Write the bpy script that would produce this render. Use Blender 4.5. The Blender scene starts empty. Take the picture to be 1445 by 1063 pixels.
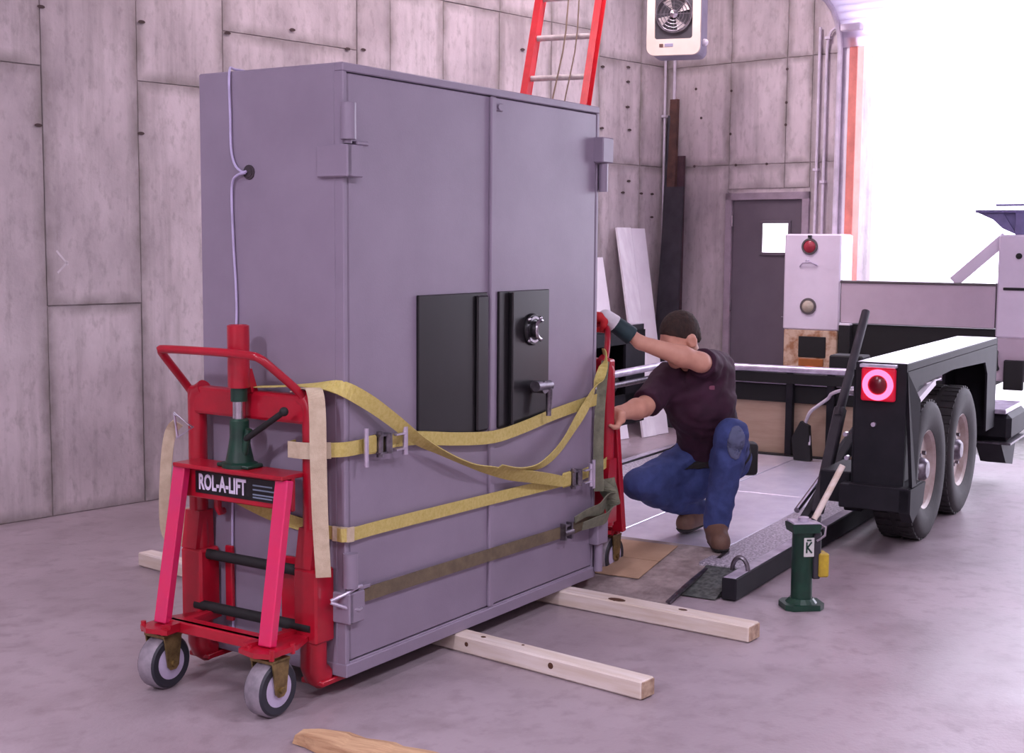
import bpy, bmesh, math, random
import numpy as np
from mathutils import Vector, Matrix, noise
random.seed(7)
C = bpy.context.scene.collection
PI = math.pi

# ------------------------------------------------------------------ camera
HCAM = 1.58
F_PX, PITCH, ROLL = 1896.1, 0.10021, 0.00721
cd = bpy.data.cameras.new('camera'); cam = bpy.data.objects.new('camera', cd); C.objects.link(cam)
cd.sensor_width = 36.0; cd.lens = 36.0 * F_PX / 1445.0; cd.clip_end = 300
fw = Vector((0, math.cos(PITCH), -math.sin(PITCH))); up0 = Vector((0, math.sin(PITCH), math.cos(PITCH))); rt0 = Vector((1, 0, 0))
rt = math.cos(ROLL) * rt0 + math.sin(ROLL) * up0; up = -math.sin(ROLL) * rt0 + math.cos(ROLL) * up0
cam.matrix_world = Matrix(((rt.x, up.x, -fw.x, 0), (rt.y, up.y, -fw.y, 0), (rt.z, up.z, -fw.z, HCAM), (0, 0, 0, 1)))
bpy.context.scene.camera = cam

# ------------------------------------------------------------------ frames: room, safe, trailer
WY = 0.8419; WA = Vector((math.cos(WY), math.sin(WY), 0)); WN = Vector((-math.sin(WY), math.cos(WY), 0))
CO = WN * 6.976 + WA * 9.835                      # inside corner of the two concrete walls
YC = 0.99235; CA = Vector((math.cos(YC), math.sin(YC), 0)); CB = Vector((-math.sin(YC), math.cos(YC), 0)); C0 = Vector((-.5675, 4.5283, 0))
YT = math.radians(59.5); TA = Vector((math.cos(YT), math.sin(YT), 0)); TB = Vector((-math.sin(YT), math.cos(YT), 0)); T0 = Vector((.968, 5.834, 0))
def roomw(x, y, z=0): return CO + WA * x + WN * y + Vector((0, 0, z))
def cabw(u, v, z=0): return C0 + CA * u + CB * v + Vector((0, 0, z))
def trw(u, v, z=0): return T0 + TA * u + TB * v + Vector((0, 0, z))

# ------------------------------------------------------------------ world, lights, exposure
sc = bpy.context.scene
sc.view_settings.view_transform = 'Standard'; sc.view_settings.look = 'None'
sc.view_settings.gamma = 1.0; sc.view_settings.use_curve_mapping = False
sc.view_settings.exposure = 0.0
w = bpy.data.worlds.new('sky'); sc.world = w; w.use_nodes = True
bg = w.node_tree.nodes['Background']
bg.inputs[0].default_value = (0.85, 0.82, 1.0, 1); bg.inputs[1].default_value = 7.2
def area(name, loc, rot, sx, sy, power, col, portal=False):
    d = bpy.data.lights.new(name, 'AREA'); d.shape = 'RECTANGLE'; d.size = sx; d.size_y = sy; d.energy = power; d.color = col
    if portal: d.cycles.is_portal = True
    o = bpy.data.objects.new(name, d); C.objects.link(o); o.location = loc; o.rotation_euler = rot; return o
# portal in the bay door opening (guides sky sampling only)
area('bay_portal', roomw(-0.02, -3.75, 1.7), (PI / 2, 0, WY + PI / 2), 3.84, 3.3, 1, (1, 1, 1), True)
FILLCOL = (.90, .85, 1.0)  # unseen area lights added under the ceiling as fill for walls, floor and safe
for (lx, ly, pw, lc) in ((-12.6, -5.2, 310, FILLCOL), (-9.6, -2.8, 55, FILLCOL), (-9.0, -7.6, 125, FILLCOL), (-5.6, -7.4, 130, FILLCOL), (-2.1, -1.35, 84, (1.0, .86, .94)), (-4.4, -1.2, 30, (1.0, .82, .87))):
    area('fill_light', roomw(lx, ly, 4.42), (0, 0, WY), 1.2, .35, pw, lc)

# ------------------------------------------------------------------ materials
def lin(c):
    return tuple(((x / 255) / 12.92 if x / 255 <= .04045 else ((x / 255 + .055) / 1.055) ** 2.4) for x in c) + (1,)
def mat(name, col, col2=None, rough=.6, metal=0.0, scale=8, detail=5, mixlo=.35, mixhi=.65, bump=0.0, bscale=60, stretch=(1, 1, 1),
        emit=None, estr=0, rand=0.0, rvar=0.0, spec=.5, trans=0.0, coat=0.0):
    m = bpy.data.materials.new(name); m.use_nodes = True; nt = m.node_tree; N = nt.nodes; L = nt.links
    b = N['Principled BSDF']
    b.inputs['Roughness'].default_value = rough; b.inputs['Metallic'].default_value = metal
    b.inputs['Specular IOR Level'].default_value = spec; b.inputs['Transmission Weight'].default_value = trans
    b.inputs['Coat Weight'].default_value = coat
    tc = N.new('ShaderNodeTexCoord'); mp = N.new('ShaderNodeMapping'); L.new(tc.outputs['Object'], mp.inputs[0])
    mp.inputs['Scale'].default_value = stretch
    vec = mp.outputs[0]
    if rand:
        oi = N.new('ShaderNodeObjectInfo'); ma = N.new('ShaderNodeMath'); ma.operation = 'MULTIPLY'; ma.inputs[1].default_value = 37.0
        L.new(oi.outputs['Random'], ma.inputs[0]); ad = N.new('ShaderNodeVectorMath'); ad.operation = 'ADD'
        L.new(vec, ad.inputs[0]); L.new(ma.outputs[0], ad.inputs[1]); vec = ad.outputs[0]
    c1 = lin(col); c2 = lin(col2 if col2 else tuple(max(0, x * .88) for x in col))
    nz = N.new('ShaderNodeTexNoise'); nz.inputs['Scale'].default_value = scale; nz.inputs['Detail'].default_value = detail
    nz.inputs['Roughness'].default_value = .62
    L.new(vec, nz.inputs['Vector'])
    mr = N.new('ShaderNodeMapRange'); mr.inputs[1].default_value = mixlo; mr.inputs[2].default_value = mixhi
    L.new(nz.outputs['Fac'], mr.inputs[0])
    mx = N.new('ShaderNodeMix'); mx.data_type = 'RGBA'; mx.inputs[6].default_value = c1; mx.inputs[7].default_value = c2
    L.new(mr.outputs[0], mx.inputs[0]); out = mx.outputs[2]
    if rand:
        hs = N.new('ShaderNodeHueSaturation'); m2 = N.new('ShaderNodeMapRange'); m2.inputs[3].default_value = 1 - rand; m2.inputs[4].default_value = 1 + rand
        L.new(oi.outputs['Random'], m2.inputs[0]); L.new(m2.outputs[0], hs.inputs['Value']); L.new(out, hs.inputs['Color']); out = hs.outputs[0]
    L.new(out, b.inputs['Base Color'])
    if rvar:
        m3 = N.new('ShaderNodeMapRange'); m3.inputs[3].default_value = max(0.02, rough - rvar); m3.inputs[4].default_value = min(1, rough + rvar)
        L.new(nz.outputs['Fac'], m3.inputs[0]); L.new(m3.outputs[0], b.inputs['Roughness'])
    if bump:
        n2 = N.new('ShaderNodeTexNoise'); n2.inputs['Scale'].default_value = bscale; n2.inputs['Detail'].default_value = 4
        L.new(vec, n2.inputs['Vector'])
        bp = N.new('ShaderNodeBump'); bp.inputs['Strength'].default_value = bump; bp.inputs['Distance'].default_value = .004
        L.new(n2.outputs['Fac'], bp.inputs['Height']); L.new(bp.outputs[0], b.inputs['Normal'])
    if emit:
        b.inputs['Emission Color'].default_value = lin(emit); b.inputs['Emission Strength'].default_value = estr
    return m

def concrete(name, base, dark, light, rough, rand, streak, sc_=1.0, gloss=0.0):
    """cast concrete: cloudy tone, vertical form streaks, pits"""
    m = bpy.data.materials.new(name); m.use_nodes = True; nt = m.node_tree; N = nt.nodes; L = nt.links
    b = N['Principled BSDF']; b.inputs['Roughness'].default_value = rough
    tc = N.new('ShaderNodeTexCoord'); vec = tc.outputs['Object']
    oi = N.new('ShaderNodeObjectInfo'); ma = N.new('ShaderNodeMath'); ma.operation = 'MULTIPLY'; ma.inputs[1].default_value = 53.0
    L.new(oi.outputs['Random'], ma.inputs[0]); ad = N.new('ShaderNodeVectorMath'); ad.operation = 'ADD'
    L.new(vec, ad.inputs[0]); L.new(ma.outputs[0], ad.inputs[1]); vec = ad.outputs[0]
    def nz(scale, detail, st=(1, 1, 1), ro=.6):
        mp = N.new('ShaderNodeMapping'); mp.inputs['Scale'].default_value = st; L.new(vec, mp.inputs[0])
        n = N.new('ShaderNodeTexNoise'); n.inputs['Scale'].default_value = scale; n.inputs['Detail'].default_value = detail; n.inputs['Roughness'].default_value = ro
        L.new(mp.outputs[0], n.inputs['Vector']); return n.outputs['Fac']
    def rng(x, a, c, lo=0, hi=1):
        r = N.new('ShaderNodeMapRange'); r.inputs[1].default_value = a; r.inputs[2].default_value = c; r.inputs[3].default_value = lo; r.inputs[4].default_value = hi
        L.new(x, r.inputs[0]); return r.outputs[0]
    def mix(fac, a, c):
        x = N.new('ShaderNodeMix'); x.data_type = 'RGBA'
        if isinstance(fac, float): x.inputs[0].default_value = fac
        else: L.new(fac, x.inputs[0])
        for i, s in ((6, a), (7, c)):
            if isinstance(s, tuple): x.inputs[i].default_value = s
            else: L.new(s, x.inputs[i])
        return x.outputs[2]
    cloud = nz((2.4 if streak else 1.6) * sc_, 7, (1, 1, .6) if streak else (1, 1, 1)); fine = nz((22 if streak else 13) * sc_, 6, (1, 1, .5) if streak else (1, 1, 1)); st = nz(5.0 * sc_, 5, (2.2, 2.2, .16) if streak else (1, 1, 1))
    c = mix(rng(cloud, .34, .62), lin(base), lin(light))
    c = mix(rng(st, .50, .78, 0, .55), c, lin(dark))
    c = mix(rng(fine, .52, .78, 0, .6), c, lin(dark))
    if streak:
        at = N.new('ShaderNodeAttribute'); at.attribute_name = 'edge'
        ed = N.new('ShaderNodeMath'); ed.operation = 'MULTIPLY'; L.new(at.outputs['Fac'], ed.inputs[0]); L.new(rng(nz(4.5, 4), .30, .65, .25, 1.0), ed.inputs[1])
        c = mix(ed.outputs[0], c, lin(dark))
    if rand:
        hs = N.new('ShaderNodeHueSaturation'); L.new(rng(oi.outputs['Random'], 0, 1, 1 - rand, 1 + rand), hs.inputs['Value'])
        L.new(c, hs.inputs['Color']); c = hs.outputs[0]
    L.new(c, b.inputs['Base Color'])
    if gloss: L.new(rng(cloud, .3, .7, rough - gloss, rough + gloss), b.inputs['Roughness'])
    n2 = nz(55, 5); bp = N.new('ShaderNodeBump'); bp.inputs['Strength'].default_value = .22; bp.inputs['Distance'].default_value = .006
    L.new(n2, bp.inputs['Height']); L.new(bp.outputs[0], b.inputs['Normal'])
    return m

M = {}
M['wall'] = concrete('cast_concrete', (172, 160, 164), (134, 125, 123), (206, 193, 197), .85, .035, True)
M['floor'] = concrete('trowelled_concrete_floor', (150, 135, 142), (122, 107, 110), (168, 153, 161), .40, 0, False, .8, .12)
M['ceil'] = mat('ceiling_board', (190, 182, 190), rough=.9)
M['drive'] = mat('driveway_gravel', (190, 186, 186), (165, 160, 158), rough=.9, scale=20)
M['hole'] = mat('tie_hole_dark', (84, 68, 68), rough=.95)
M['safe'] = mat('safe_grey_enamel', (140, 128, 146), (132, 120, 138), rough=.42, scale=3, bump=.08, bscale=180, rvar=.05)
M['safedark'] = mat('safe_gap_dark', (58, 48, 56), rough=.8)
M['blackpanel'] = mat('black_satin_panel', (20, 19, 21), (27, 26, 29), rough=.3, scale=5)
M['chrome'] = mat('chrome', (200, 196, 205), rough=.18, metal=1)
M['steelgrey'] = mat('worn_steel', (140, 134, 142), (96, 90, 98), rough=.38, metal=.9, scale=20)
M['zinc'] = mat('zinc_bright', (210, 200, 220), rough=.3, metal=.7)
M['brass'] = mat('zinc_yellow_yoke', (160, 138, 90), (110, 92, 62), rough=.4, metal=.7, scale=25)
M['red'] = mat('red_lifter_paint', (176, 16, 42), (154, 12, 34), rough=.33, scale=6, coat=.2)
M['pinkred'] = mat('red_strut_sky_sheen', (216, 36, 92), (206, 38, 98), rough=.24, scale=5, coat=.4)  # red paint with the sky's glossy reflection put into the colour
M['black'] = mat('black_paint', (26, 25, 29), (34, 32, 37), rough=.38, scale=9)
M['blackmatte'] = mat('black_matte', (24, 23, 25), rough=.7)
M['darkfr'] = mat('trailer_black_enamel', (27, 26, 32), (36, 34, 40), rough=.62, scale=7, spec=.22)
M['fendertop'] = mat('fender_top_sky_sheen', (226, 222, 234), rough=.3, scale=7, metal=.8)  # sky reflected on the black fender top, put into the colour
M['green'] = mat('jack_green', (20, 62, 46), (14, 46, 36), rough=.4, scale=14)
M['tire'] = mat('tire_rubber', (40, 37, 40), (52, 48, 50), rough=.75, scale=14, bump=.2)
M['rim'] = mat('cream_wheel_rim', (186, 170, 168), (160, 140, 132), rough=.5, scale=9)
M['castertread'] = mat('grey_caster_tread', (150, 140, 150), (120, 112, 122), rough=.6, scale=18)
M['casterdark'] = mat('caster_side_rubber', (44, 44, 54), rough=.55)
M['casterhub'] = mat('caster_hub_light', (196, 184, 212), rough=.4)
M['yellow'] = mat('yellow_webbing', (196, 180, 110), (180, 163, 88), rough=.8, scale=70, bump=.35, bscale=300)
M['pale'] = mat('pale_webbing', (198, 182, 158), (180, 162, 138), rough=.85, scale=24, bump=.35, bscale=300)
M['olive'] = mat('olive_webbing', (112, 98, 76), (92, 80, 64), rough=.88, scale=24, bump=.35, bscale=300)
M['greengrey'] = mat('grey_green_webbing', (122, 122, 102), (98, 100, 84), rough=.85, scale=24, bump=.3, bscale=300)
M['wire'] = mat('pale_wire', (196, 184, 222), rough=.4)
M['timber'] = mat('pine_timber', (224, 212, 206), (206, 188, 172), rough=.75, scale=9, stretch=(.25, 3, 3), bump=.15)
M['timberend'] = mat('pine_end_grain', (190, 164, 140), (150, 122, 104), rough=.8, scale=30)
M['knot'] = mat('wood_knot', (88, 54, 36), rough=.8)
M['oldwood'] = mat('weathered_split_wood', (206, 170, 132), (164, 124, 92), rough=.8, scale=12, stretch=(.3, 3, 3), bump=.5)
M['deck'] = mat('deck_galvanised', (240, 236, 250), (214, 208, 226), rough=.40, metal=.75, scale=4, rvar=.1)
M['tread'] = mat('tread_plate', (206, 198, 211), (140, 132, 146), rough=.42, metal=.2, scale=85, detail=1, mixlo=.38, mixhi=.62, bump=.5, bscale=85)
M['treaddark'] = mat('tread_flap_dark', (72, 76, 74), (104, 108, 104), rough=.6, metal=.3, scale=46, detail=1, bump=.9, bscale=48)
M['railtop'] = mat('sky_bright_rail_top', (206, 197, 216), (170, 160, 178), rough=.26, metal=.25, scale=10)  # pale because the sky's reflection on top faces is in the colour
M['rampmat'] = mat('dirty_ramp_plate', (164, 149, 148), (122, 108, 108), rough=.7, scale=11, bump=.3)
M['card'] = mat('cardboard', (176, 146, 122), (160, 130, 106), rough=.85, scale=5)
M['lens'] = mat('red_lens_dark', (96, 10, 26), rough=.2, emit=(110, 6, 30), estr=.12)
M['lensglow'] = mat('red_lamp_ring', (255, 60, 90), rough=.3, emit=(255, 70, 104), estr=5.5)
M['lensbox'] = mat('red_lamp_bloom', (150, 16, 40), rough=.3, emit=(220, 16, 54), estr=.5)  # bloom around the lit ring, put in as a weak glow
M['orangeglow'] = mat('marker_lamp_glow', (255, 120, 80), rough=.3, emit=(255, 130, 100), estr=6)
M['truck'] = mat('white_truck_enamel', (228, 218, 232), (218, 208, 222), rough=.35, scale=3, coat=.3)
M['tailgate'] = mat('tailgate_dusty_white', (196, 180, 192), (186, 170, 182), rough=.5, scale=3)
M['rust'] = mat('rusty_primer', (206, 180, 156), (160, 112, 78), rough=.8, scale=9, mixlo=.45, mixhi=.62)
M['orange'] = mat('orange_reflector', (176, 104, 52), rough=.4)
M['redlamp'] = mat('red_lamp_plastic', (176, 52, 70), rough=.25)
M['clearlamp'] = mat('clear_lamp_plastic', (190, 178, 160), rough=.25)
M['grey'] = mat('grey_rubber_ring', (96, 88, 90), rough=.6)
M['door'] = mat('door_grey_paint', (98, 88, 98), (92, 82, 92), rough=.45, scale=4)
M['doorframe'] = mat('door_frame_paint', (158, 142, 154), rough=.5)
M['doorlite'] = mat('frosted_door_lite', (250, 248, 255), rough=.4, trans=.9)
M['doorpanel'] = mat('translucent_door_panel', (244, 240, 248), rough=.6)
M['white'] = mat('white_paint', (236, 230, 238), (226, 218, 228), rough=.5, scale=4)
M['whiteboard'] = mat('white_melamine_board', (244, 240, 246), (226, 218, 228), rough=.4, scale=3, stretch=(4, 4, .4))
M['seal'] = mat('orange_red_door_seal', (232, 140, 126), rough=.6)
M['conduit'] = mat('galvanised_conduit', (214, 204, 218), rough=.5, metal=.0)
M['ladder'] = mat('red_fibreglass', (214, 34, 48), (196, 26, 40), rough=.4, scale=8)
M['alu'] = mat('aluminium', (206, 198, 198), (180, 170, 170), rough=.4, metal=.15, scale=20)
M['rope'] = mat('rope', (130, 112, 96), rough=.9)
M['darksteel'] = mat('dark_steel_bar', (60, 56, 64), (46, 42, 50), rough=.6, scale=9)
M['rustbar'] = mat('rusty_bar', (98, 68, 60), (72, 50, 48), rough=.8, scale=9)
M['maroonbar'] = mat('maroon_bar', (84, 58, 66), (66, 46, 54), rough=.75, scale=9)
M['heater'] = mat('cream_heater_enamel', (214, 198, 186), (206, 190, 178), rough=.45)
M['heaterside'] = mat('heater_side_grey', (150, 144, 168), rough=.4)
M['skin'] = mat('skin', (204, 152, 130), (192, 138, 118), rough=.55, scale=14)
M['hair'] = mat('brown_hair', (56, 36, 28), (34, 22, 18), rough=.85, scale=60, bump=.6, bscale=160, stretch=(1, 1, .4))
M['shirt'] = mat('maroon_polo_cloth', (56, 18, 44), (44, 14, 35), rough=.85, scale=9, bump=.25, bscale=40)
M['jeans'] = mat('blue_denim', (62, 76, 132), (44, 56, 104), rough=.85, scale=9, bump=.3, bscale=220)
M['dust'] = mat('dusty_knee_patch', (92, 98, 128), rough=.9)
M['boot'] = mat('brown_leather_boot', (112, 82, 66), (88, 62, 52), rough=.65, scale=12)
M['sole'] = mat('boot_sole', (34, 30, 30), rough=.8)
M['glovered'] = mat('red_glove', (198, 34, 40), (176, 26, 34), rough=.7, scale=14)
M['glovewhite'] = mat('white_glove_band', (230, 226, 232), rough=.7)
M['gloveteal'] = mat('dark_green_glove_cuff', (26, 52, 58), rough=.7)
M['eye'] = mat('eye_dark', (40, 30, 28), rough=.2)
M['label'] = mat('white_label', (214, 214, 210), rough=.5)
M['signblack'] = mat('black_sign_plate', (14, 14, 18), rough=.4)
M['letter'] = mat('white_lettering', (232, 222, 246), rough=.5)
M['letterteal'] = mat('grey_blue_lettering', (126, 140, 160), rough=.5)
M['chalk'] = mat('chalk', (222, 212, 218), rough=1)
M['plywood'] = mat('plywood_board', (190, 164, 142), (172, 146, 124), rough=.8, scale=5, stretch=(.4, .4, 3))
M['yellowtag'] = mat('yellow_jack_toe', (196, 168, 48), (160, 134, 40), rough=.5, scale=14)
M['bluegrey'] = mat('blue_grey_paint', (128, 122, 170), rough=.5)

def make_translucent(m, amt):
    nt = m.node_tree; b = nt.nodes['Principled BSDF']; o = [n for n in nt.nodes if n.type == 'OUTPUT_MATERIAL'][0]
    t = nt.nodes.new('ShaderNodeBsdfTranslucent'); t.inputs[0].default_value = (.93, .9, .97, 1); x = nt.nodes.new('ShaderNodeMixShader'); x.inputs[0].default_value = amt
    nt.links.new(b.outputs[0], x.inputs[1]); nt.links.new(t.outputs[0], x.inputs[2]); nt.links.new(x.outputs[0], o.inputs['Surface'])
make_translucent(M['doorpanel'], .85)
# ------------------------------------------------------------------ mesh helpers
class MB:
    """collects shapes into one mesh"""
    def __init__(s): s.bm = bmesh.new()
    def _xf(s, vs, mtx): bmesh.ops.transform(s.bm, matrix=mtx, verts=vs)
    def box(s, lo, hi, bev=0.0, seg=1, rot=None):
        lo = Vector(lo); hi = Vector(hi); c = (lo + hi) / 2; d = hi - lo
        r = bmesh.ops.create_cube(s.bm, size=1); vs = r['verts']
        bmesh.ops.scale(s.bm, vec=d, verts=vs)
        if bev:
            es = list({e for v in vs for e in v.link_edges})
            g = bmesh.ops.bevel(s.bm, geom=es, offset=bev, segments=seg, affect='EDGES', profile=.5)
            vs = list({v for f in g['faces'] for v in f.verts} | {v for v in vs if v.is_valid})
        m = Matrix.Translation(c)
        if rot is not None: m = m @ (rot if isinstance(rot, Matrix) else Matrix.Rotation(rot, 4, 'Z'))
        s._xf(vs, m); s.last = vs; return s
    def bar(s, a, b, w, h, bev=0.0, upv=(0, 0, 1)):
        """rectangular bar from a to b, w across, h along upv"""
        a = Vector(a); b = Vector(b); x = (b - a); L = x.length; x.normalize()
        z = Vector(upv); z = (z - x * z.dot(x)).normalized(); y = z.cross(x)
        m = Matrix(((x.x, y.x, z.x, 0), (x.y, y.y, z.y, 0), (x.z, y.z, z.z, 0), (0, 0, 0, 1)))
        c = (a + b) / 2
        r = bmesh.ops.create_cube(s.bm, size=1); vs = r['verts']
        bmesh.ops.scale(s.bm, vec=(L, w, h), verts=vs)
        if bev:
            es = list({e for v in vs for e in v.link_edges})
            g = bmesh.ops.bevel(s.bm, geom=es, offset=bev, segments=1, affect='EDGES', profile=.5)
            vs = list({v for f in g['faces'] for v in f.verts} | {v for v in vs if v.is_valid})
        s._xf(vs, Matrix.Translation(c) @ m); return s
    def cyl(s, a, b, r0, r1=None, seg=16, bev=0):
        a = Vector(a); b = Vector(b); r1 = r0 if r1 is None else r1
        d = b - a
        r = bmesh.ops.create_cone(s.bm, cap_ends=True, cap_tris=False, segments=seg, radius1=r0, radius2=r1, depth=d.length)
        q = Vector((0, 0, 1)).rotation_difference(d.normalized()).to_matrix().to_4x4()
        s._xf(r['verts'], Matrix.Translation((a + b) / 2) @ q); return s
    def sph(s, c, r, seg=14, sca=(1, 1, 1)):
        g = bmesh.ops.create_uvsphere(s.bm, u_segments=seg, v_segments=max(6, seg // 2 + 2), radius=1)
        s._xf(g['verts'], Matrix.Translation(Vector(c)) @ Matrix.Diagonal((r * sca[0], r * sca[1], r * sca[2], 1))); return s
    def tube(s, pts, r, seg=10, closed=False):
        pts = [Vector(p) for p in pts]; n = len(pts); rings = []
        prev = None
        for i, p in enumerate(pts):
            if closed: t = (pts[(i + 1) % n] - pts[i - 1]).normalized()
            else: t = (pts[min(i + 1, n - 1)] - pts[max(i - 1, 0)]).normalized()
            if prev is None:
                a = Vector((0, 0, 1)) if abs(t.z) < .9 else Vector((1, 0, 0)); nn = (a - t * a.dot(t)).normalized()
            else: nn = (prev - t * prev.dot(t)).normalized()
            prev = nn; bb = t.cross(nn); rr = r[i] if isinstance(r, (list, tuple)) else r
            rings.append([s.bm.verts.new(p + rr * (math.cos(2 * PI * k / seg) * nn + math.sin(2 * PI * k / seg) * bb)) for k in range(seg)])
        m = n if closed else n - 1
        for i in range(m):
            A = rings[i]; B = rings[(i + 1) % n]
            for k in range(seg): s.bm.faces.new((A[k], A[(k + 1) % seg], B[(k + 1) % seg], B[k]))
        if not closed:
            s.bm.faces.new(list(reversed(rings[0]))); s.bm.faces.new(rings[-1])
        return s
    def lathe(s, prof, c, axis, seg=28):
        """prof: list of (radius, along axis); closed ring if first == last"""
        axis = Vector(axis).normalized(); q = Vector((0, 0, 1)).rotation_difference(axis).to_matrix(); c = Vector(c)
        rings = []
        for (r, h) in prof:
            rings.append([s.bm.verts.new(c + q @ Vector((r * math.cos(2 * PI * k / seg), r * math.sin(2 * PI * k / seg), h))) for k in range(seg)])
        for A, B in zip(rings[:-1], rings[1:]):
            for k in range(seg): s.bm.faces.new((A[k], A[(k + 1) % seg], B[(k + 1) % seg], B[k]))
        if prof[0] != prof[-1]:
            s.bm.faces.new(list(reversed(rings[0]))); s.bm.faces.new(rings[-1])
        else: bmesh.ops.remove_doubles(s.bm, verts=rings[0] + rings[-1], dist=1e-6)
        return s
    def prism(s, poly, d, bev=0):
        """poly: 3D points in a plane; extruded by vector d"""
        d = Vector(d); a = [s.bm.verts.new(Vector(p)) for p in poly]; b = [s.bm.verts.new(Vector(p) + d) for p in poly]
        n = len(a); s.bm.faces.new(a); s.bm.faces.new(list(reversed(b)))
        for i in range(n): s.bm.faces.new((a[i], b[i], b[(i + 1) % n], a[(i + 1) % n]))
        return s
    def ribbon(s, pts, wdir, width, th=.004):
        """flat webbing along pts; wdir one vector or one per point"""
        pts = [Vector(p) for p in pts]; n = len(pts); R = []
        wd = [Vector(x) for x in wdir] if isinstance(wdir[0], (tuple, list, Vector)) else [Vector(wdir)] * n
        for i, p in enumerate(pts):
            t = (pts[min(i + 1, n - 1)] - pts[max(i - 1, 0)]).normalized()
            w_ = (wd[i] - t * wd[i].dot(t)).normalized(); nn = t.cross(w_)
            ww = width[i] if isinstance(width, (list, tuple)) else width
            R.append([s.bm.verts.new(p + w_ * sx * ww / 2 + nn * sy * th / 2) for sx, sy in ((-1, -1), (1, -1), (1, 1), (-1, 1))])
        for A, B in zip(R[:-1], R[1:]):
            for k in range(4): s.bm.faces.new((A[k], A[(k + 1) % 4], B[(k + 1) % 4], B[k]))
        s.bm.faces.new(list(reversed(R[0]))); s.bm.faces.new(R[-1]); return s
    def build(s, name, m, parent=None, smooth=False, ang=40):
        bmesh.ops.recalc_face_normals(s.bm, faces=s.bm.faces)
        me = bpy.data.meshes.new(name); s.bm.to_mesh(me); s.bm.free()
        if isinstance(m, (list, tuple)):
            for x in m: me.materials.append(x)
        else: me.materials.append(m)
        if smooth:
            me.polygons.foreach_set('use_smooth', [True] * len(me.polygons)); me.set_sharp_from_angle(angle=math.radians(ang))
        o = bpy.data.objects.new(name, me); C.objects.link(o)
        if parent is not None: o.parent = parent
        return o

def place(o, loc, rz=0): o.location = loc; o.rotation_euler = (0, 0, rz); return o
def tag(o, label, cat, group=None):
    o['label'] = label; o['category'] = cat
    if group: o['group'] = group
    return o
def thing(name, label, cat, loc=(0, 0, 0), rz=0, group=None):
    o = bpy.data.objects.new(name, None); C.objects.link(o); o.empty_display_size = .1
    place(o, loc, rz); return tag(o, label, cat, group)
def struct(o, loc=None, rz=0):
    if loc is not None: place(o, loc, rz)
    o['kind'] = 'structure'; return o
def spline(ctrl, n=8):
    """Catmull-Rom through control points (tuples of any length)"""
    P = [np.array(c, float) for c in ctrl]; out = []
    for i in range(len(P) - 1):
        p0 = P[max(i - 1, 0)]; p1 = P[i]; p2 = P[i + 1]; p3 = P[min(i + 2, len(P) - 1)]
        for k in range(n):
            t = k / n
            out.append(.5 * ((2 * p1) + (-p0 + p2) * t + (2 * p0 - 5 * p1 + 4 * p2 - p3) * t * t + (-p0 + 3 * p1 - 3 * p2 + p3) * t ** 3))
    out.append(P[-1]); return [tuple(float(x) for x in q) for q in out]
def text_obj(name, body, size, m, parent, mtx, extrude=.0008, offset=0.0, sx=1.0):
    cu = bpy.data.curves.new(name, 'FONT'); cu.body = body; cu.size = size; cu.extrude = extrude; cu.offset = offset
    cu.align_x = 'CENTER'; cu.align_y = 'CENTER'; cu.resolution_u = 3
    t = bpy.data.objects.new(name + '_tmp', cu); C.objects.link(t)
    dg = bpy.context.evaluated_depsgraph_get(); me = bpy.data.meshes.new_from_object(t.evaluated_get(dg)); bpy.data.objects.remove(t)
    me.materials.clear(); me.materials.append(m); me.transform(Matrix.Diagonal((sx, 1, 1, 1)))
    o = bpy.data.objects.new(name, me); C.objects.link(o); o.parent = parent; o.matrix_local = mtx; return o

# ================================================================== SETTING (room frame: x along the left wall to the corner, y out of it)
struct(MB().box((-14, -9, -.2), (0.0, .3, 0)).build('floor', M['floor']), CO, WY)
struct(MB().box((0.0, -30, -.24), (45, 14, -.02)).build('driveway', M['drive']), CO, WY)
struct(MB().box((-14.2, -9.2, 4.6), (.3, .3, 4.8)).build('ceiling', M['ceil']), CO, WY)
wl = struct(MB().box((-14.2, .008, -.1), (.3, .3, 4.62)).build('wall_left', M['wall']), CO, WY)
wb = MB()
DL, DR, DH = -.652, -1.424, 1.99          # walk door opening
OL, OR_, OH = -1.83, -5.72, 4.1          # overhead door opening, its unseen head raised so sky lights the door
wb.box((.008, DL, -.1), (.3, .05, 4.62)); wb.box((.008, DR, DH), (.3, DL, 4.62)); wb.box((.008, OL, -.1), (.3, DR, 4.62))
wb.box((.02, OR_, OH), (.3, OL, 4.62)); wb.box((.02, -9.2, -.1), (.3, OR_, 4.62))
wb = struct(wb.build('wall_back', M['wall']), CO, WY)
struct(MB().box((-14.2, -9.3, -.1), (.3, -9.0, 4.62)).build('wall_right', M['wall']), CO, WY)
struct(MB().box((-14.3, -9.3, -.1), (-14.0, .3, 4.62)).build('wall_rear', M['wall']), CO, WY)

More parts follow.
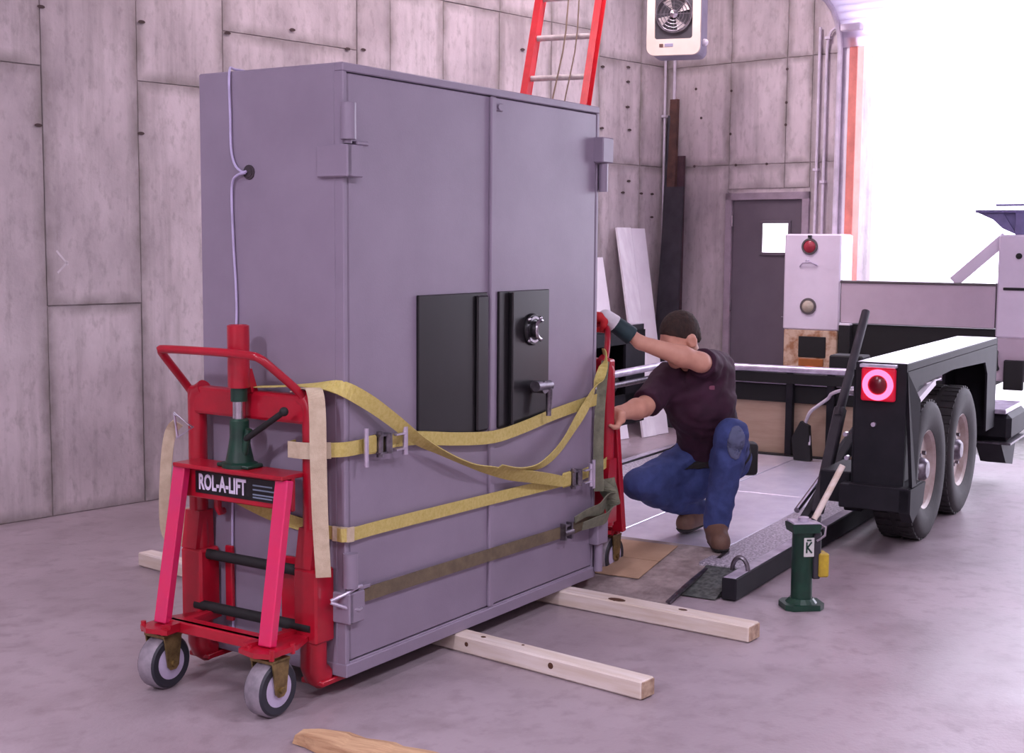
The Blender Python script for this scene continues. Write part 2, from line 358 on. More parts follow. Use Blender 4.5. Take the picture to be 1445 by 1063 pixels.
# cast panels left by the form boards: each its own piece, proud by a few millimetres
def panel(parent, axis, a0, a1, z0, z1, proud):
    """front face carries an inner loop so joint staining (attribute 'edge') fades over a few centimetres"""
    g = .0018; sx, sz = a1 - a0 - 2 * g, z1 - z0 - 2 * g; m = min(.075, sx * .25)
    rings = [(sx / 2, sz / 2, .010 + proud, 1), (sx / 2, sz / 2, .003, 1), (sx / 2 - .003, sz / 2 - .003, 0, 1), (sx / 2 - m, sz / 2 - m, 0, 0)]
    V = []; E_ = []; Fc = []
    for (hx, hz, dep, ed) in rings:
        for q in ((-hx, -hz), (hx, -hz), (hx, hz), (-hx, hz)):
            V.append((q[0], dep, q[1]) if axis == 'x' else (dep, q[0], q[1])); E_.append(ed)
    for r in range(3):
        for k in range(4): Fc.append((r * 4 + k, r * 4 + (k + 1) % 4, r * 4 + 4 + (k + 1) % 4, r * 4 + 4 + k))
    Fc.append((12, 13, 14, 15))
    me = bpy.data.meshes.new('concrete_panel'); me.from_pydata(V, [], Fc); me.materials.append(M['wall'])
    at = me.attributes.new('edge', 'FLOAT', 'POINT'); at.data.foreach_set('value', [float(x) for x in E_])
    bm = bmesh.new(); bm.from_mesh(me); bmesh.ops.recalc_face_normals(bm, faces=bm.faces)
    f0 = [f for f in bm.faces if len(f.verts) == 4][-1]
    bm.to_mesh(me); bm.free()
    # outward = towards the room
    if axis == 'x' and me.polygons[-1].normal.y > 0 or axis != 'x' and me.polygons[-1].normal.x > 0: me.flip_normals()
    o = bpy.data.objects.new('concrete_panel', me); C.objects.link(o); o.parent = parent
    o.location = ((a0 + a1) / 2, -proud, (z0 + z1) / 2) if axis == 'x' else (-proud, (a0 + a1) / 2, (z0 + z1) / 2)
    return o
S0 = -9.835
seams = [s + S0 for s in (2.06, 2.67, 3.28, 3.888, 4.495, 5.107, 6.209, 6.515, 7.037, 7.64, 8.25, 8.86, 9.44)] + [0]
tiers = {2: (0, 2.526, 4.6), 3: (0, 1.20, 3.45, 4.6), 4: (0, 2.50, 4.6), 5: (0, 1.6, 2.86, 4.6)}
rp = random.Random(3)
for i in range(len(seams) - 1):
    tz = tiers.get(i, (0, 2.3, 3.3, 4.6) if i < 11 else (0, 2.237, 3.1, 4.6))
    for z0, z1 in zip(tz[:-1], tz[1:]):
        panel(wl, 'x', seams[i], seams[i + 1], z0, z1, rp.choice((0, .001, .002, .004, .006)))
for (a0, a1, tz) in ((DL, 0, (0, 2.237, 3.09, 4.6)), (-1.19, DL, (DH + .045, 2.237, 3.09, 4.6)), (DR, -1.19, (DH + .045, 2.237, 3.09, 4.6)), (OL + .12, DR, (0, 2.237, 3.09, 4.6))):
    for z0, z1 in zip(tz[:-1], tz[1:]): panel(wb, 'y', a0, a1, z0, z1, rp.choice((0, .001, .003)))
# form-tie holes with rust-dark mouths
def tie(parent, axis, a, z, wd=.011):
    mb = MB()
    if axis == 'x': mb.lathe([(wd * .4, 0), (wd, 0), (wd * 1.15, -.004), (wd * .4, -.004), (wd * .4, 0)], (0, 0, 0), (0, 1, 0), 10); mb.cyl((0, -.0035, 0), (0, .006, 0), wd * .9, seg=10)
    else: mb.cyl((-.0035, 0, 0), (.006, 0, 0), wd * .9, seg=10); mb.cyl((-.002, 0, 0), (.006, 0, 0), wd * 1.2, seg=10)
    o = mb.build('tie_hole', M['hole'], parent)
    if axis == 'x': o.location = (a, -.007, z); o.scale = (1.9, 1, .8)
    else: o.location = (-.004, a, z)
for s, z in ((3.895, 2.845), (3.86, 2.2), (4.53, 2.842), (4.51, 2.197), (5.14, 2.85), (5.65, 2.93), (6.12, 2.86), (6.26, 2.87), (7.9, 3.05), (7.9, 2.62), (8.9, 3.02), (8.9, 2.52), (8.9, 2.11), (9.25, 3.05),
             (9.25, 2.93), (9.25, 2.72), (9.28, 2.53), (9.28, 2.1), (9.2, 2.0), (9.46, 2.0), (9.62, 2.0), (9.42, 1.55), (9.62, 1.8)):
    tie(wl, 'x', s + S0, z)
for y, z in ((-.3, 2.9), (-.36, 2.65), (-.66, 2.86), (-.66, 2.5), (-1.19, 3.0), (-1.19, 2.73), (-1.19, 2.55), (-.3, 2.24), (-.72, 2.237), (-1.02, 2.237)): tie(wb, 'y', y, z, .0095)

for (a0, z0, a1, z1) in ((3.95, 1.51, 4.02, 1.43), (3.955, 1.385, 4.02, 1.45)): MB().bar((a0 + S0, -.0065, z0), (a1 + S0, -.0065, z1), .012, .001, upv=(0, 1, 0)).build('chalk_mark', M['chalk'], wl)
# walk door in the back wall
d1 = struct(MB().box((-.004, DR + .05, .01), (.045, DL - .05, DH - .05), bev=.004).build('door_1', M['door']), CO, WY)
fr = MB()
fr.box((-.03, DL - .05, 0), (.10, DL + .012, DH + .012), bev=.004); fr.box((-.03, DR - .012, 0), (.10, DR + .05, DH + .012), bev=.004); fr.box((-.03, DR - .012, DH - .05), (.10, DL + .012, DH + .012), bev=.004)
fr.build('door_frame', M['doorframe'], d1)
y0, y1 = -1.005, -1.245
lf = MB(); z0, z1 = 1.505, 1.745
for b in (((-.02, y1 - .025, z0 - .025), (.0, y0 + .025, z0)), ((-.02, y1 - .025, z1), (.0, y0 + .025, z1 + .025)), ((-.02, y1 - .025, z0), (.0, y1, z1)), ((-.02, y0, z0), (.0, y0 + .025, z1))): lf.box(*b, bev=.003)
lf.build('lite_frame', M['door'], d1)
MB().box((-.012, y1, z0), (-.006, y0, z1)).build('window_pane', mat('door_lite_daylight', (255, 255, 255), rough=.5, emit=(246, 240, 255), estr=3.0), d1)
hd = MB(); hd.cyl((-.055, -1.34, .98), (-.004, -1.34, .98), .026, seg=14); hd.cyl((-.055, -1.345, .98), (-.055, -1.23, .975), .009, seg=10)
hd.build('lever_handle', M['chrome'], d1, True)
for z in (.25, 1.0, 1.72): MB().cyl((-.014, DL - .052, z), (-.014, DL - .052, z + .1), .008, seg=8).build('hinge', M['chrome'], d1)
# jamb trims of the overhead door opening
struct(MB().box((-.03, OL + .085, 0), (.02, OL + .135, 3.36), bev=.003).build('trim_1', M['conduit']), CO, WY)
struct(MB().box((-.045, OL + .06, 0), (.02, OL + .085, 3.3), bev=.003).build('trim_2', M['white']), CO, WY)
struct(MB().box((-.05, OL - .01, 1.15), (.06, OL + .06, 3.20), bev=.004).build('trim_3', M['seal']), CO, WY)
struct(MB().box((-.05, OL - .01, 0), (.06, OL + .06, 1.15), bev=.004).build('trim_4', M['doorframe']), CO, WY)
# raised overhead door: panels lying back under the ceiling, curved track at its edge
od = struct(MB().box((-3.55, OR_ - .05, 3.452), (-3.53, OL + .12, 3.515)).build('door_2', M['white']), CO, WY)
cv = MB(); arc = [(-.06 - .36 * (1 - math.cos(a)), 3.12 + .36 * math.sin(a)) for a in [k * PI / 16 for k in range(9)]]
for (xa, za), (xb, zb_) in zip(arc[:-1], arc[1:]): cv.prism([(xa, OR_ - .05, za), (xb, OR_ - .05, zb_), (xb - .02, OR_ - .05, zb_ - .025) if False else (xb + .0, OR_ - .05, zb_ + .03), (xa + .03, OR_ - .05, za)], (0, OL + .12 - OR_ + .05, 0))
cv.build('door_panel', M['doorpanel'], od)
for k in range(6):
    x1 = -.42 - k * .52
    MB().box((x1 - .512, OR_ - .05, 3.45), (x1 - .004, OL + .12, 3.499), bev=.006).build('door_panel', M['doorpanel'], od)
tr = MB(); pts = [(-.07, OL + .13, z) for z in (0, .8, 1.6, 2.4, 3.1)] + [(-.07 - .38 * (1 - math.cos(a)), OL + .13, 3.1 + .38 * math.sin(a)) for a in (.3, .6, .9, 1.2, 1.5708)] + [(-1.2, OL + .13, 3.48), (-2.4, OL + .13, 3.48), (-3.6, OL + .13, 3.48)]
tr.tube(pts, .022, 8); tr.build('door_track', M['conduit'], od, True)
MB().box((-.14, OL - .07, 3.235), (.03, OL + .10, 3.29), bev=.006).build('roller_bracket', M['white'], od)

# conduits on the walls
def conduit(label, pts, r=.012):
    m = MB(); m.tube(pts, r, 8)
    for p in pts[1:-1:6]: m.box((p[0] - .02, p[1] - .022, p[2] - .01), (p[0] + .02, p[1] + .022, p[2] + .01))
    return tag(place(m.build('conduit', M['conduit'], None, True), CO, WY), label, 'pipe')
def vpipe(x, y, z0, z1): return [(x, y, z0 + (z1 - z0) * k / 12) for k in range(13)]
conduit('pale straight conduit on the back wall just right of the grey door', vpipe(-.035, -1.50, .6, 3.3))
conduit('pale conduit bending over at its top near the bay door jamb', vpipe(-.035, -1.565, .6, 3.13) + [(-.035, -1.575, 3.21), (-.035, -1.60, 3.26), (-.035, -1.64, 3.285), (-.035, -1.69, 3.29)])
conduit('pale conduit running down the room corner below the heater', vpipe(-.04, -.10, 1.0, 3.9), .014)
conduit('thin grey conduit on the left wall beside the corner', vpipe(-.10, -.045, .4, 4.3), .011)

# ================================================================== SAFE
sf = thing('safe', 'large grey double-door steel safe standing on two timbers between the red lifters', 'safe', cabw(0, 0, .07), YC)
W_, D_, H_ = 1.727, .675, 2.099
body = MB(); body.box((0, .035, 0), (W_, D_, H_), bev=.006)
body.box((0, 0, H_ - .03), (W_, .04, H_), bev=.004); body.box((0, 0, 0), (.022, .04, H_ - .028), bev=.004); body.box((W_ - .022, 0, 0), (W_, .04, H_ - .028), bev=.004)
body.box((.02, 0, 0), (W_ - .02, .04, .052), bev=.003)
body.build('body', M['safe'], sf)
dl = MB().box((.026, .002, .056), (.871, .036, H_ - .034), bev=.004).build('door', M['safe'], sf)
dr = MB().box((.889, .002, .056), (W_ - .026, .036, H_ - .034), bev=.004).build('door', M['safe'], sf)
MB().box((.866, -.012, .056), (.900, .004, H_ - .034), bev=.004).build('astragal', M['safe'], dl)
MB().box((.889, -.006, H_ - .085), (.955, .004, H_ - .055), bev=.003).cyl((.92, -.014, H_ - .07), (.92, .0, H_ - .07), .011, seg=10).build('door_stop', M['safe'], dr)
zb = .07
# lock plates on the doors
p1 = MB().box((.403, -.010, .84 - zb), (.846, .003, 1.383 - zb), bev=.003).build('lock_plate', M['blackpanel'], dl)
MB().box((.763, -.022, .845 - zb), (.84, -.009, 1.372 - zb), bev=.006).build('plate_trim', M['blackpanel'], dl)
MB().box((.929, -.010, .84 - zb), (1.305, .003, 1.383 - zb), bev=.003).build('lock_plate', M['blackpanel'], dr)
MB().box((.996, -.03, .845 - zb), (1.012, -.008, 1.378 - zb), bev=.005).build('plate_trim', M['blackpanel'], dr)
dial = MB(); dial.lathe([(.0, -.012), (.062, -.012), (.066, -.006), (.066, .0)], (1.17, -.010, 1.222 - zb), (0, 1, 0), 28)
dial.lathe([(.002, -.045), (.03, -.045), (.034, -.04), (.034, -.015), (.045, -.012)], (1.17, -.010, 1.222 - zb), (0, 1, 0), 20)
dial.build('dial', M['blackpanel'], dr, True)
rg = MB(); rg.lathe([(.044, -.016), (.054, -.016), (.054, -.010), (.044, -.010), (.044, -.016)], (1.17, -.010, 1.222 - zb), (0, 1, 0), 28)
for k in range(4): rg.sph((1.17 + .062 * math.cos(k * PI / 2 + .8), -.024, 1.222 - zb + .062 * math.sin(k * PI / 2 + .8)), .009, 8)
rg.tube([(1.17 + .03 * math.cos(a), -.052, 1.222 - zb + .038 * math.sin(a)) for a in [1.2 + k * .26 for k in range(14)]], .0075, 8)
rg.build('dial_ring', M['chrome'], dr, True)
hn = MB(); hn.cyl((1.185, -.07, .985 - zb), (1.185, -.008, .985 - zb), .026, seg=18); hn.cyl((1.13, -.056, .992 - zb), (1.24, -.056, .988 - zb), .021, seg=14)
hn.tube([(1.225, -.056, .98 - zb), (1.232, -.058, .95 - zb), (1.226, -.06, .90 - zb), (1.222, -.062, .862 - zb)], [.019, .015, .012, .011], 10)
hn.build('lever_handle', M['steelgrey'], dr, True)
# hinges: barrel on top, block wrapped round the corner below it
def hinge(u, z, side, low=False):
    h = MB(); h.cyl((u, -.014, z + .125), (u, -.014, z + .245), .026, seg=16); h.cyl((u, -.012, z + .112), (u, -.012, z + .124), .014, seg=12)
    h.sph((u, -.012, z + .236), .021, 12, (1, 1, .3))
    b = MB()
    if side < 0: b.box((u - .022, -.03, z), (u + .06, .004, z + .108), bev=.004); b.box((u - .026, -.03, z), (u + .0, .105, z + .108), bev=.004); b.box((u + .03, -.026, z + .108), (u + .095, .0, z + .122), bev=.003)
    else: b.box((u - .06, -.04, z), (u + .04, .004, z + .108), bev=.004); b.box((u + .01, -.04, z), (u + .06, .11, z + .108), bev=.004); b.box((u + .01, -.03, z - .10), (u + .05, .1, z), bev=.004); b.cyl((u - .012, -.02, z - .105), (u - .012, -.02, z), .018, seg=14)
    ob = b.build('hinge_block', M['safe'], sf); h.build('hinge_barrel', M['safe'], ob, True)
hinge(.010, 1.79 - zb, -1); hinge(.010, .265 - zb - .0, -1)
def hinge_r(z):
    b = MB(); b.box((W_ - .045, -.045, z + .105), (W_ + .05, .10, z + .215), bev=.005); o = b.build('hinge_block', M['safe'], sf)
    MB().cyl((W_ - .0, -.022, z - .02), (W_ - .0, -.022, z + .103), .02, seg=16).box((W_ + .006, -.02, z - .01), (W_ + .05, .09, z + .10), bev=.004).build('hinge_barrel', M['safe'], o, True)
hinge_r(1.82 - zb); hinge_r(.12 - zb)
MB().box((-.004, -.006, .0), (W_ + .004, D_ + .004, .046), bev=.003).build('base_plate', M['safe'], sf)
MB().cyl((-.006, .429, 1.815 - zb), (.004, .429, 1.815 - zb), .017, seg=14).lathe([(.016, 0), (.026, 0), (.026, .006), (.016, .006), (.016, 0)], (-.004, .429, 1.815 - zb), (1, 0, 0), 16).build('cable_port', M['safedark'], sf)

# pale wire hanging down the left end of the safe
wr = spline([(.10, .50, 2.172), (.02, .508, 2.176), (-.008, .512, 2.165), (-.008, .51, 2.0), (-.008, .508, 1.90), (-.010, .49, 1.845), (-.014, .455, 1.818), (-.012, .432, 1.817)], 6)
wr2 = spline([(-.014, .436, 1.812), (-.016, .47, 1.806), (-.010, .502, 1.78), (-.008, .508, 1.70), (-.008, .502, 1.55), (-.008, .492, 1.38), (-.008, .495, 1.25), (-.008, .515, .9), (-.008, .528, .5), (-.008, .53, .15)], 6)
tag(place(MB().tube(wr, .0046, 8).tube(wr2, .0046, 8).build('wire', M['wire'], None, True), C0, YC), 'pale wire hanging down the left end of the safe through a small port', 'wire')

# ================================================================== LIFTERS (local: x outward from the safe end, y along it, floor z = 0)
def lifter(label, loc, rz, ns, full, YK=.255, SW=.052):
    """ns: sign of local y on the camera's side"""
    t = thing('lifter', label, 'lifter', loc, rz, 'red lifter carts clamped to the ends of the safe')
    YU = .275
    for sgn in (-1, 1):
        y = YU * sgn
        u = MB(); u.tube([(.058, y, z) for z in (.10 if full else .29, .4, .7, .95, 1.0)] + [(.058, y - sgn * .012, 1.03), (.058, y - sgn * .04, 1.045)], .034, 16)
        up_ = u.build('upright', M['red'], t, True)
        MB().box((.006, y - SW, .20 if full else .30), (.104, y + SW, .46), bev=.008).prism([(.010, y - SW + .004, .46), (.100, y - SW + .004, .46), (.09, y - .036, .60), (.024, y - .036, .60)], (0, .072, 0)).build('sleeve', M['red'], up_)
        f = MB(); f.tube([(.06, y, .22), (.06, y, .11), (.05, y, .085), (.02, y, .066)], .046, 14) if full else f.cyl((.06, y, .36), (.06, y, .29), .036, seg=14)
        yt = y if full else y * .5
        f.box((-.14, yt - SW, .046), (.07, yt + SW, .066), bev=.004); f.box((.03, yt - .03, .066), (.06, yt + .03, .25), bev=.004)
        f.build('foot', M['red'], t, True)
        MB().box((.004, y - sgn * .155 - .03, .19), (.022, y - sgn * .06 + .03, .47), bev=.004).build('clamp_plate', M['red'], t)
        s = MB(); s.bar((.275 if full else .215, .250 * sgn + .012 * ns, .232), (.165, .245 * sgn, .775), .058, .034, bev=.004, upv=(1, 0, .2))
        s.build('strut', M['pinkred'] if full else M['red'], t)
        # swivel caster
        yc = YK * sgn + (.02 if full else 0)
        b = MB(); b.prism([(.05, yc - .005 * sgn, .214), (.20, yc + .055 * sgn, .214), (.33, yc + .055 * sgn, .214), (.355, yc, .214), (.335, yc - .085 * sgn, .214), (.05, yc - .06 * sgn, .214)], (0, 0, .017))
        b.bar((.07, yc - .05 * sgn, .238), (.32, yc - .07 * sgn, .238), .03, .014)
        for (bx, by) in ((.22, .05), (.22, -.05), (.32, .05), (.32, -.05)): b.cyl((bx, yc + by, .206), (bx, yc + by, .242), .009, seg=8)
        b.build('caster_plate', M['red'], t)
        r = .0955; ax = (0, 1, 0); cw = (.275, yc, r)
        wl_ = MB(); wl_.lathe([(.066, -.034), (.088, -.035), (r, -.026), (r, .026), (.088, .035), (.066, .034), (.066, -.034)], cw, ax, 32)
        wheel = wl_.build('caster_wheel', M['castertread'], t, True)
        MB().lathe([(.060, -.039), (.083, -.040), (.090, -.0335), (.060, -.033), (.060, -.039)], cw, ax, 32).lathe([(.060, .033), (.090, .0335), (.083, .040), (.060, .039), (.060, .033)], cw, ax, 32).build('wheel_side', M['casterdark'], wheel, True)
        MB().lathe([(.012, -.041), (.062, -.038), (.062, .038), (.012, .041), (.012, -.041)], cw, ax, 32).build('wheel_hub', M['casterhub'], wheel, True)
        y_ = MB()
        for q in (-1, 1): y_.prism([(.235, yc + q * .047 - .003, .195), (.315, yc + q * .047 - .003, .195), (.300, yc + q * .047 - .003, .085), (.287, yc + q * .047 - .003, .072), (.263, yc + q * .047 - .003, .072), (.250, yc + q * .047 - .003, .085)], (0, .006, 0))
        y_.box((.232, yc - .05, .190), (.318, yc + .05, .200)); y_.cyl((.275, yc, .198), (.275, yc, .214), .034, seg=18); y_.cyl((.275, yc - .06, r), (.275, yc + .06, r), .011, seg=10)
        y_.build('caster_yoke', M['brass'], t)
    MB().box((.028, -.30, .955), (.088, .30, 1.055), bev=.012, seg=2).build('top_beam', M['red'], t)
    h = spline([(.062, -.30 * ns, 1.03), (.10, -.302 * ns, 1.075), (.185, -.300 * ns, 1.165), (.212, -.288 * ns, 1.19), (.215, -.26 * ns, 1.196), (.215, .0, 1.198), (.215, .14 * ns, 1.194), (.208, .18 * ns, 1.185), (.18, .205 * ns, 1.155), (.10, .245 * ns, 1.075), (.062, .255 * ns, 1.03)], 6)
    MB().tube(h, .0145, 12).build('handle', M['red'], t, True)
    c = MB(); c.bar((.255, -.24, .226), (.255, .24, .226), .03, .04, bev=.004); c.bar((.235, -.24, .242), (.235, .24, .242), .05, .008)
    c.build('base_bar', M['red'], t)
    c = MB(); c.cyl((.062, -.235, .44), (.062, .235, .44), .019, seg=14); c.build('cross_tube', M['blackmatte'], t, True)
    c = MB(); c.cyl((.09, -.26, .255), (.09, .30, .255), .019, seg=14); c.build('cross_tube', M['blackmatte'], t, True)
    s = MB(); s.box((.128, -.262, .665), (.146, .262, .785), bev=.004); s.box((.07, -.262, .777), (.195, .262, .792), bev=.003); s.build('jack_shelf', M['red'], t)
    sg = MB().box((.145, -.195 if ns > 0 else -.205, .685), (.150, .205 if ns > 0 else .195, .763), bev=.001).build('sign_plate', M['signblack'], t)
    mtx = lambda y, z: Matrix(((0, 0, 1, .1512), (1, 0, 0, y), (0, 1, 0, z), (0, 0, 0, 1)))
    if full:
        text_obj('lettering', 'ROL-A-LIFT', .076, M['letter'], sg, mtx(-.062, .724), offset=.0024, sx=.60)
        for k, (wd, zz) in enumerate(((.09, .740), (.105, .725), (.11, .708), (.09, .698))):
            MB().box((.1505, .085, zz - .003), (.1515, .085 + wd, zz + .002)).build('small_print', M['letterteal'], sg)
    # bottle jack between shelf and the receiver tube
    j = MB(); j.lathe([(.0, .792), (.062, .792), (.062, .806), (.05, .812), (.040, .86), (.034, .90), (.034, .955), (.028, .962), (.0, .962)], (.125, 0, 0), (0, 0, 1), 20)
    j.box((.085, -.075, .792), (.165, .075, .806), bev=.004); j.cyl((.135, .03 * ns, .835), (.135, .055 * ns, .93), .013, seg=10)
    jb = j.build('jack_body', M['green'], t, True)
    MB().cyl((.125, 0, .96), (.125, 0, 1.03), .023, seg=18).build('jack_ram', M['chrome'], jb, True)
    MB().cyl((.125, 0, 1.022), (.125, 0, 1.075), .029, seg=18).build('ram_head', M['green'], jb, True)
    MB().cyl((.14, .045 * ns, .895), (.155, .235 * ns, 1.005), .011, seg=10).sph((.155, .236 * ns, 1.006), .016, 10).build('pump_lever', M['blackmatte'], jb, True)
    rc = MB(); rc.lathe([(.030, 1.07), (.038, 1.07), (.038, 1.285), (.032, 1.287), (.030, 1.275), (.030, 1.07)], (.125, 0, 0), (0, 0, 1), 24); rc.cyl((.125, 0, 1.26), (.125, 0, 1.27), .031, seg=24)
    rc.bar((.06, 0, 1.02), (.10, 0, 1.13), .05, .03)
    rc.build('receiver_tube', M['red'], t, True)
    hk = MB(); hk.tube([(.03, -.175 * ns, .68), (.055, -.175 * ns, .68), (.062, -.175 * ns, .665), (.062, -.175 * ns, .62), (.05, -.175 * ns, .60), (.03, -.18 * ns, .60)], .014, 8); hk.build('strap_hook', M['red'], t, True)
    return t
lifter('red lifter cart with a lettered black plate on the left end of the safe', cabw(0, .37), YC + PI, 1, True)
lifter('red lifter cart at the far right end of the safe, gripped by the crouching man', cabw(W_ + .045, .275), YC, -1, False, .17, .036)

# ================================================================== STRAPS (safe frame)
def cabobj(mb, name, m, label, cat, group=None, smooth=False):
    return tag(place(mb.build(name, m, None, smooth), C0, YC), label, cat, group)
Z = (0, 0, 1)
def root_strap(label): return thing('ratchet_strap', label, 'strap', C0, YC, 'webbing straps binding the safe')
# upper strap
t = root_strap('yellow ratchet strap around the safe passing just below the black lock plates')
pu_ = spline([(-.06, .17, .872), (-.105, .155, .872), (-.108, .10, .872), (-.095, .062, .872), (-.05, .02, .873), (-.005, -.016, .874), (.12, -.018, .874), (.30, -.018, .872), (.42, -.022, .862), (.62, -.026, .835), (.86, -.032, .815), (1.08, -.028, .828), (1.31, -.02, .852), (1.55, -.018, .872), (1.74, -.018, .885), (1.80, -.005, .888), (1.83, .0, .89)], 5)
MB().ribbon(pu_, Z, .05).build('webbing', M['yellow'], t)
MB().ribbon([(-.113, .155, .872), (-.113, .10, .872), (-.099, .058, .872), (-.055, .014, .873)], Z, .056).build('wear_sleeve', M['pale'], t)
def ratchet(par, u, z, s=1, lng=True):
    if lng: MB().cyl((u + .06 * s, -.045, z - .068), (u + .06 * s, -.045, z + .066), .0085, seg=10).build('long_pin', M['zinc'], par, True)
    r = MB(); r.box((u + .165 * s - .035, -.05, z - .034), (u + .165 * s + .035, -.016, z - .028)); r.box((u + .165 * s - .035, -.05, z + .028), (u + .165 * s + .035, -.016, z + .034))
    r.cyl((u + .145 * s, -.036, z - .045), (u + .145 * s, -.036, z + .045), .012, seg=10); r.cyl((u + .185 * s, -.04, z - .035), (u + .185 * s, -.04, z + .035), .016, seg=10)
    f = r.build('ratchet_frame', M['steelgrey'], par, True)
    MB().box((u + .21 * s, -.060, z - .03), (u + .27 * s, -.046, z - .024)).box((u + .21 * s, -.060, z + .024), (u + .27 * s, -.046, z + .03)).cyl((u + .268 * s, -.052, z - .05), (u + .268 * s, -.052, z + .05), .010, seg=10).build('ratchet_handle', M['zinc'], f, True)
    MB().box((u + .085 * s - .02, -.034, z - .03), (u + .085 * s + .05, -.024, z + .035), bev=.006).build('webbing_loop', M['yellow'], par)
ratchet(t, .0, .874)
# middle strap
t = root_strap('long yellow ratchet strap across the safe doors at half the height of the straps')
pm = spline([(-.012, .60, .685), (-.014, .47, .645), (-.014, .30, .605), (-.014, .05, .578), (-.004, -.016, .577), (.2, -.016, .575), (.8, -.016, .566), (1.42, -.016, .556), (1.60, -.018, .562), (1.72, -.02, .575), (1.79, -.02, .585), (1.835, .0, .59)], 5)
MB().ribbon(pm, Z, .046).build('webbing', M['yellow'], t)
MB().ribbon([(-.02, .04, .578), (-.008, -.02, .578), (.02, -.022, .577)], Z, .052).build('wear_sleeve', M['pale'], t)
ratchet(t, 1.33, .56, 1, False)
MB().cyl((1.635, -.045, .495), (1.635, -.045, .622), .0085, seg=10).build('long_pin', M['zinc'], t, True)
# lower olive strap
t = root_strap('dull olive ratchet strap nearest the bottom of the safe doors')
pl_ = spline([(.03, -.014, .350), (.12, -.016, .349), (.5, -.016, .345), (1.0, -.016, .338), (1.42, -.016, .332), (1.56, -.018, .335), (1.70, -.02, .345), (1.79, -.02, .35), (1.83, .0, .35)], 5)
MB().ribbon(pl_, Z, .05).build('webbing', M['olive'], t)
vh = MB(); vh.tube([(-.055, .02, .352), (-.01, -.018, .376), (.035, -.03, .392), (.05, -.03, .390)], .0065, 8); vh.tube([(-.055, .02, .346), (-.01, -.018, .322), (.035, -.03, .308), (.05, -.03, .312)], .0065, 8)
vh.build('strap_hook', M['zinc'], t, True)
f = MB(); f.box((1.40, -.045, .300), (1.412, -.016, .372)); f.box((1.452, -.045, .300), (1.464, -.016, .372)); f.cyl((1.40, -.036, .33), (1.47, -.036, .33), .014, seg=10); f.cyl((1.40, -.034, .36), (1.47, -.034, .36), .006, seg=8)
f.build('ratchet_frame', M['steelgrey'], t, True)
# loose drapes
def drape(name, label, ctrl, m, n=6, grp='loose strap tails'):
    pts = spline([c[:3] for c in ctrl], n); ws = spline([c[3:7] for c in ctrl], n)
    return cabobj(MB().ribbon(pts, [q[:3] for q in ws], [max(.004, q[3]) for q in ws], .004), name, m, label, 'strap', None, False)
XV = (.546, -.838, 0)
drape('strap_tail', 'loose yellow strap tail drooping from the left lifter across the safe doors', [
    (-.055, .40, 1.064, 1, 0, 0, .05), (-.055, .26, 1.075, 1, 0, 0, .05), (-.05, .12, 1.088, 1, 0, .1, .055), (-.02, .01, 1.085, .8, -.1, .6, .055), (.07, -.04, 1.032, .3, -.2, .9, .055), (.20, -.05, .955, .15, -.3, .9, .05),
    (.35, -.05, .865, .1, -.7, .6, .046), (.50, -.05, .798, 0, -1, .22, .046), (.66, -.05, .736, 0, -1, .18, .046), (.80, -.055, .694, .1, -.8, .55, .05), (.95, -.06, .655, .1, -.6, .8, .056), (1.10, -.06, .624, 0, -.5, .85, .056), (1.25, -.05, .592, 0, -.3, 1, .05), (1.38, -.045, .562, 0, -.1, 1, .045)], M['yellow'])
drape('strap_tail', 'loose yellow strap tail hanging from the top of the right lifter over the safe', [
    (1.835, .03, 1.085, 0, .3, 1, .03), (1.79, -.01, 1.085, 0, .2, 1, .03), (1.745, -.035, 1.06, .5, 0, .8, .035), (1.68, -.045, .985, .6, 0, .6, .045), (1.58, -.05, .893, .6, 0, .7, .05), (1.46, -.05, .80, .6, 0, .75, .052), (1.34, -.055, .722, .5, -.1, .85, .05), (1.22, -.06, .676, .2, -.3, .9, .046), (1.10, -.065, .662, 0, -.7, .6, .046), (.96, -.072, .672, 0, -.8, .5, .046), (.83, -.075, .700, 0, -.7, .6, .044)], M['yellow'])
drape('strap_tail', 'pale strap end hanging straight down the front of the left lifter', [
    (-.055, .17, 1.066, 1, .2, 0, .05), (-.075, .09, 1.082, .8, -.4, 0, .05), (-.098, .045, 1.07, *XV, .055), (-.104, .030, 1.0, *XV, .056), (-.106, .026, .85, *XV, .056), (-.106, .02, .65, *XV, .054), (-.10, .012, .445, *XV, .052)], M['pale'])
t = thing('strap_tail', 'pale strap looped behind the far left of the left lifter from a wire triangle', 'strap', C0, YC)
MB().ribbon(spline([(-.115, .685, .92), (-.115, .722, .885), (-.115, .745, .80), (-.115, .760, .65), (-.11, .762, .52), (-.095, .735, .475), (-.075, .70, .50), (-.07, .70, .60)], 5), XV, .042).build('webbing', M['pale'], t)
MB().tube([(-.125, .692, .955), (-.125, .60, .912), (-.125, .678, .868)], .0055, 8, True).build('triangle_ring', M['zinc'], t, True)
drape('strap_tail', 'grey-green strap end hanging straight down beside the right lifter', [
    (1.76, -.028, 1.05, *XV, .036), (1.72, -.034, .95, *XV, .044), (1.70, -.034, .8, *XV, .046), (1.695, -.034, .62, *XV, .046), (1.70, -.036, .47, *XV, .044)], M['greengrey'])
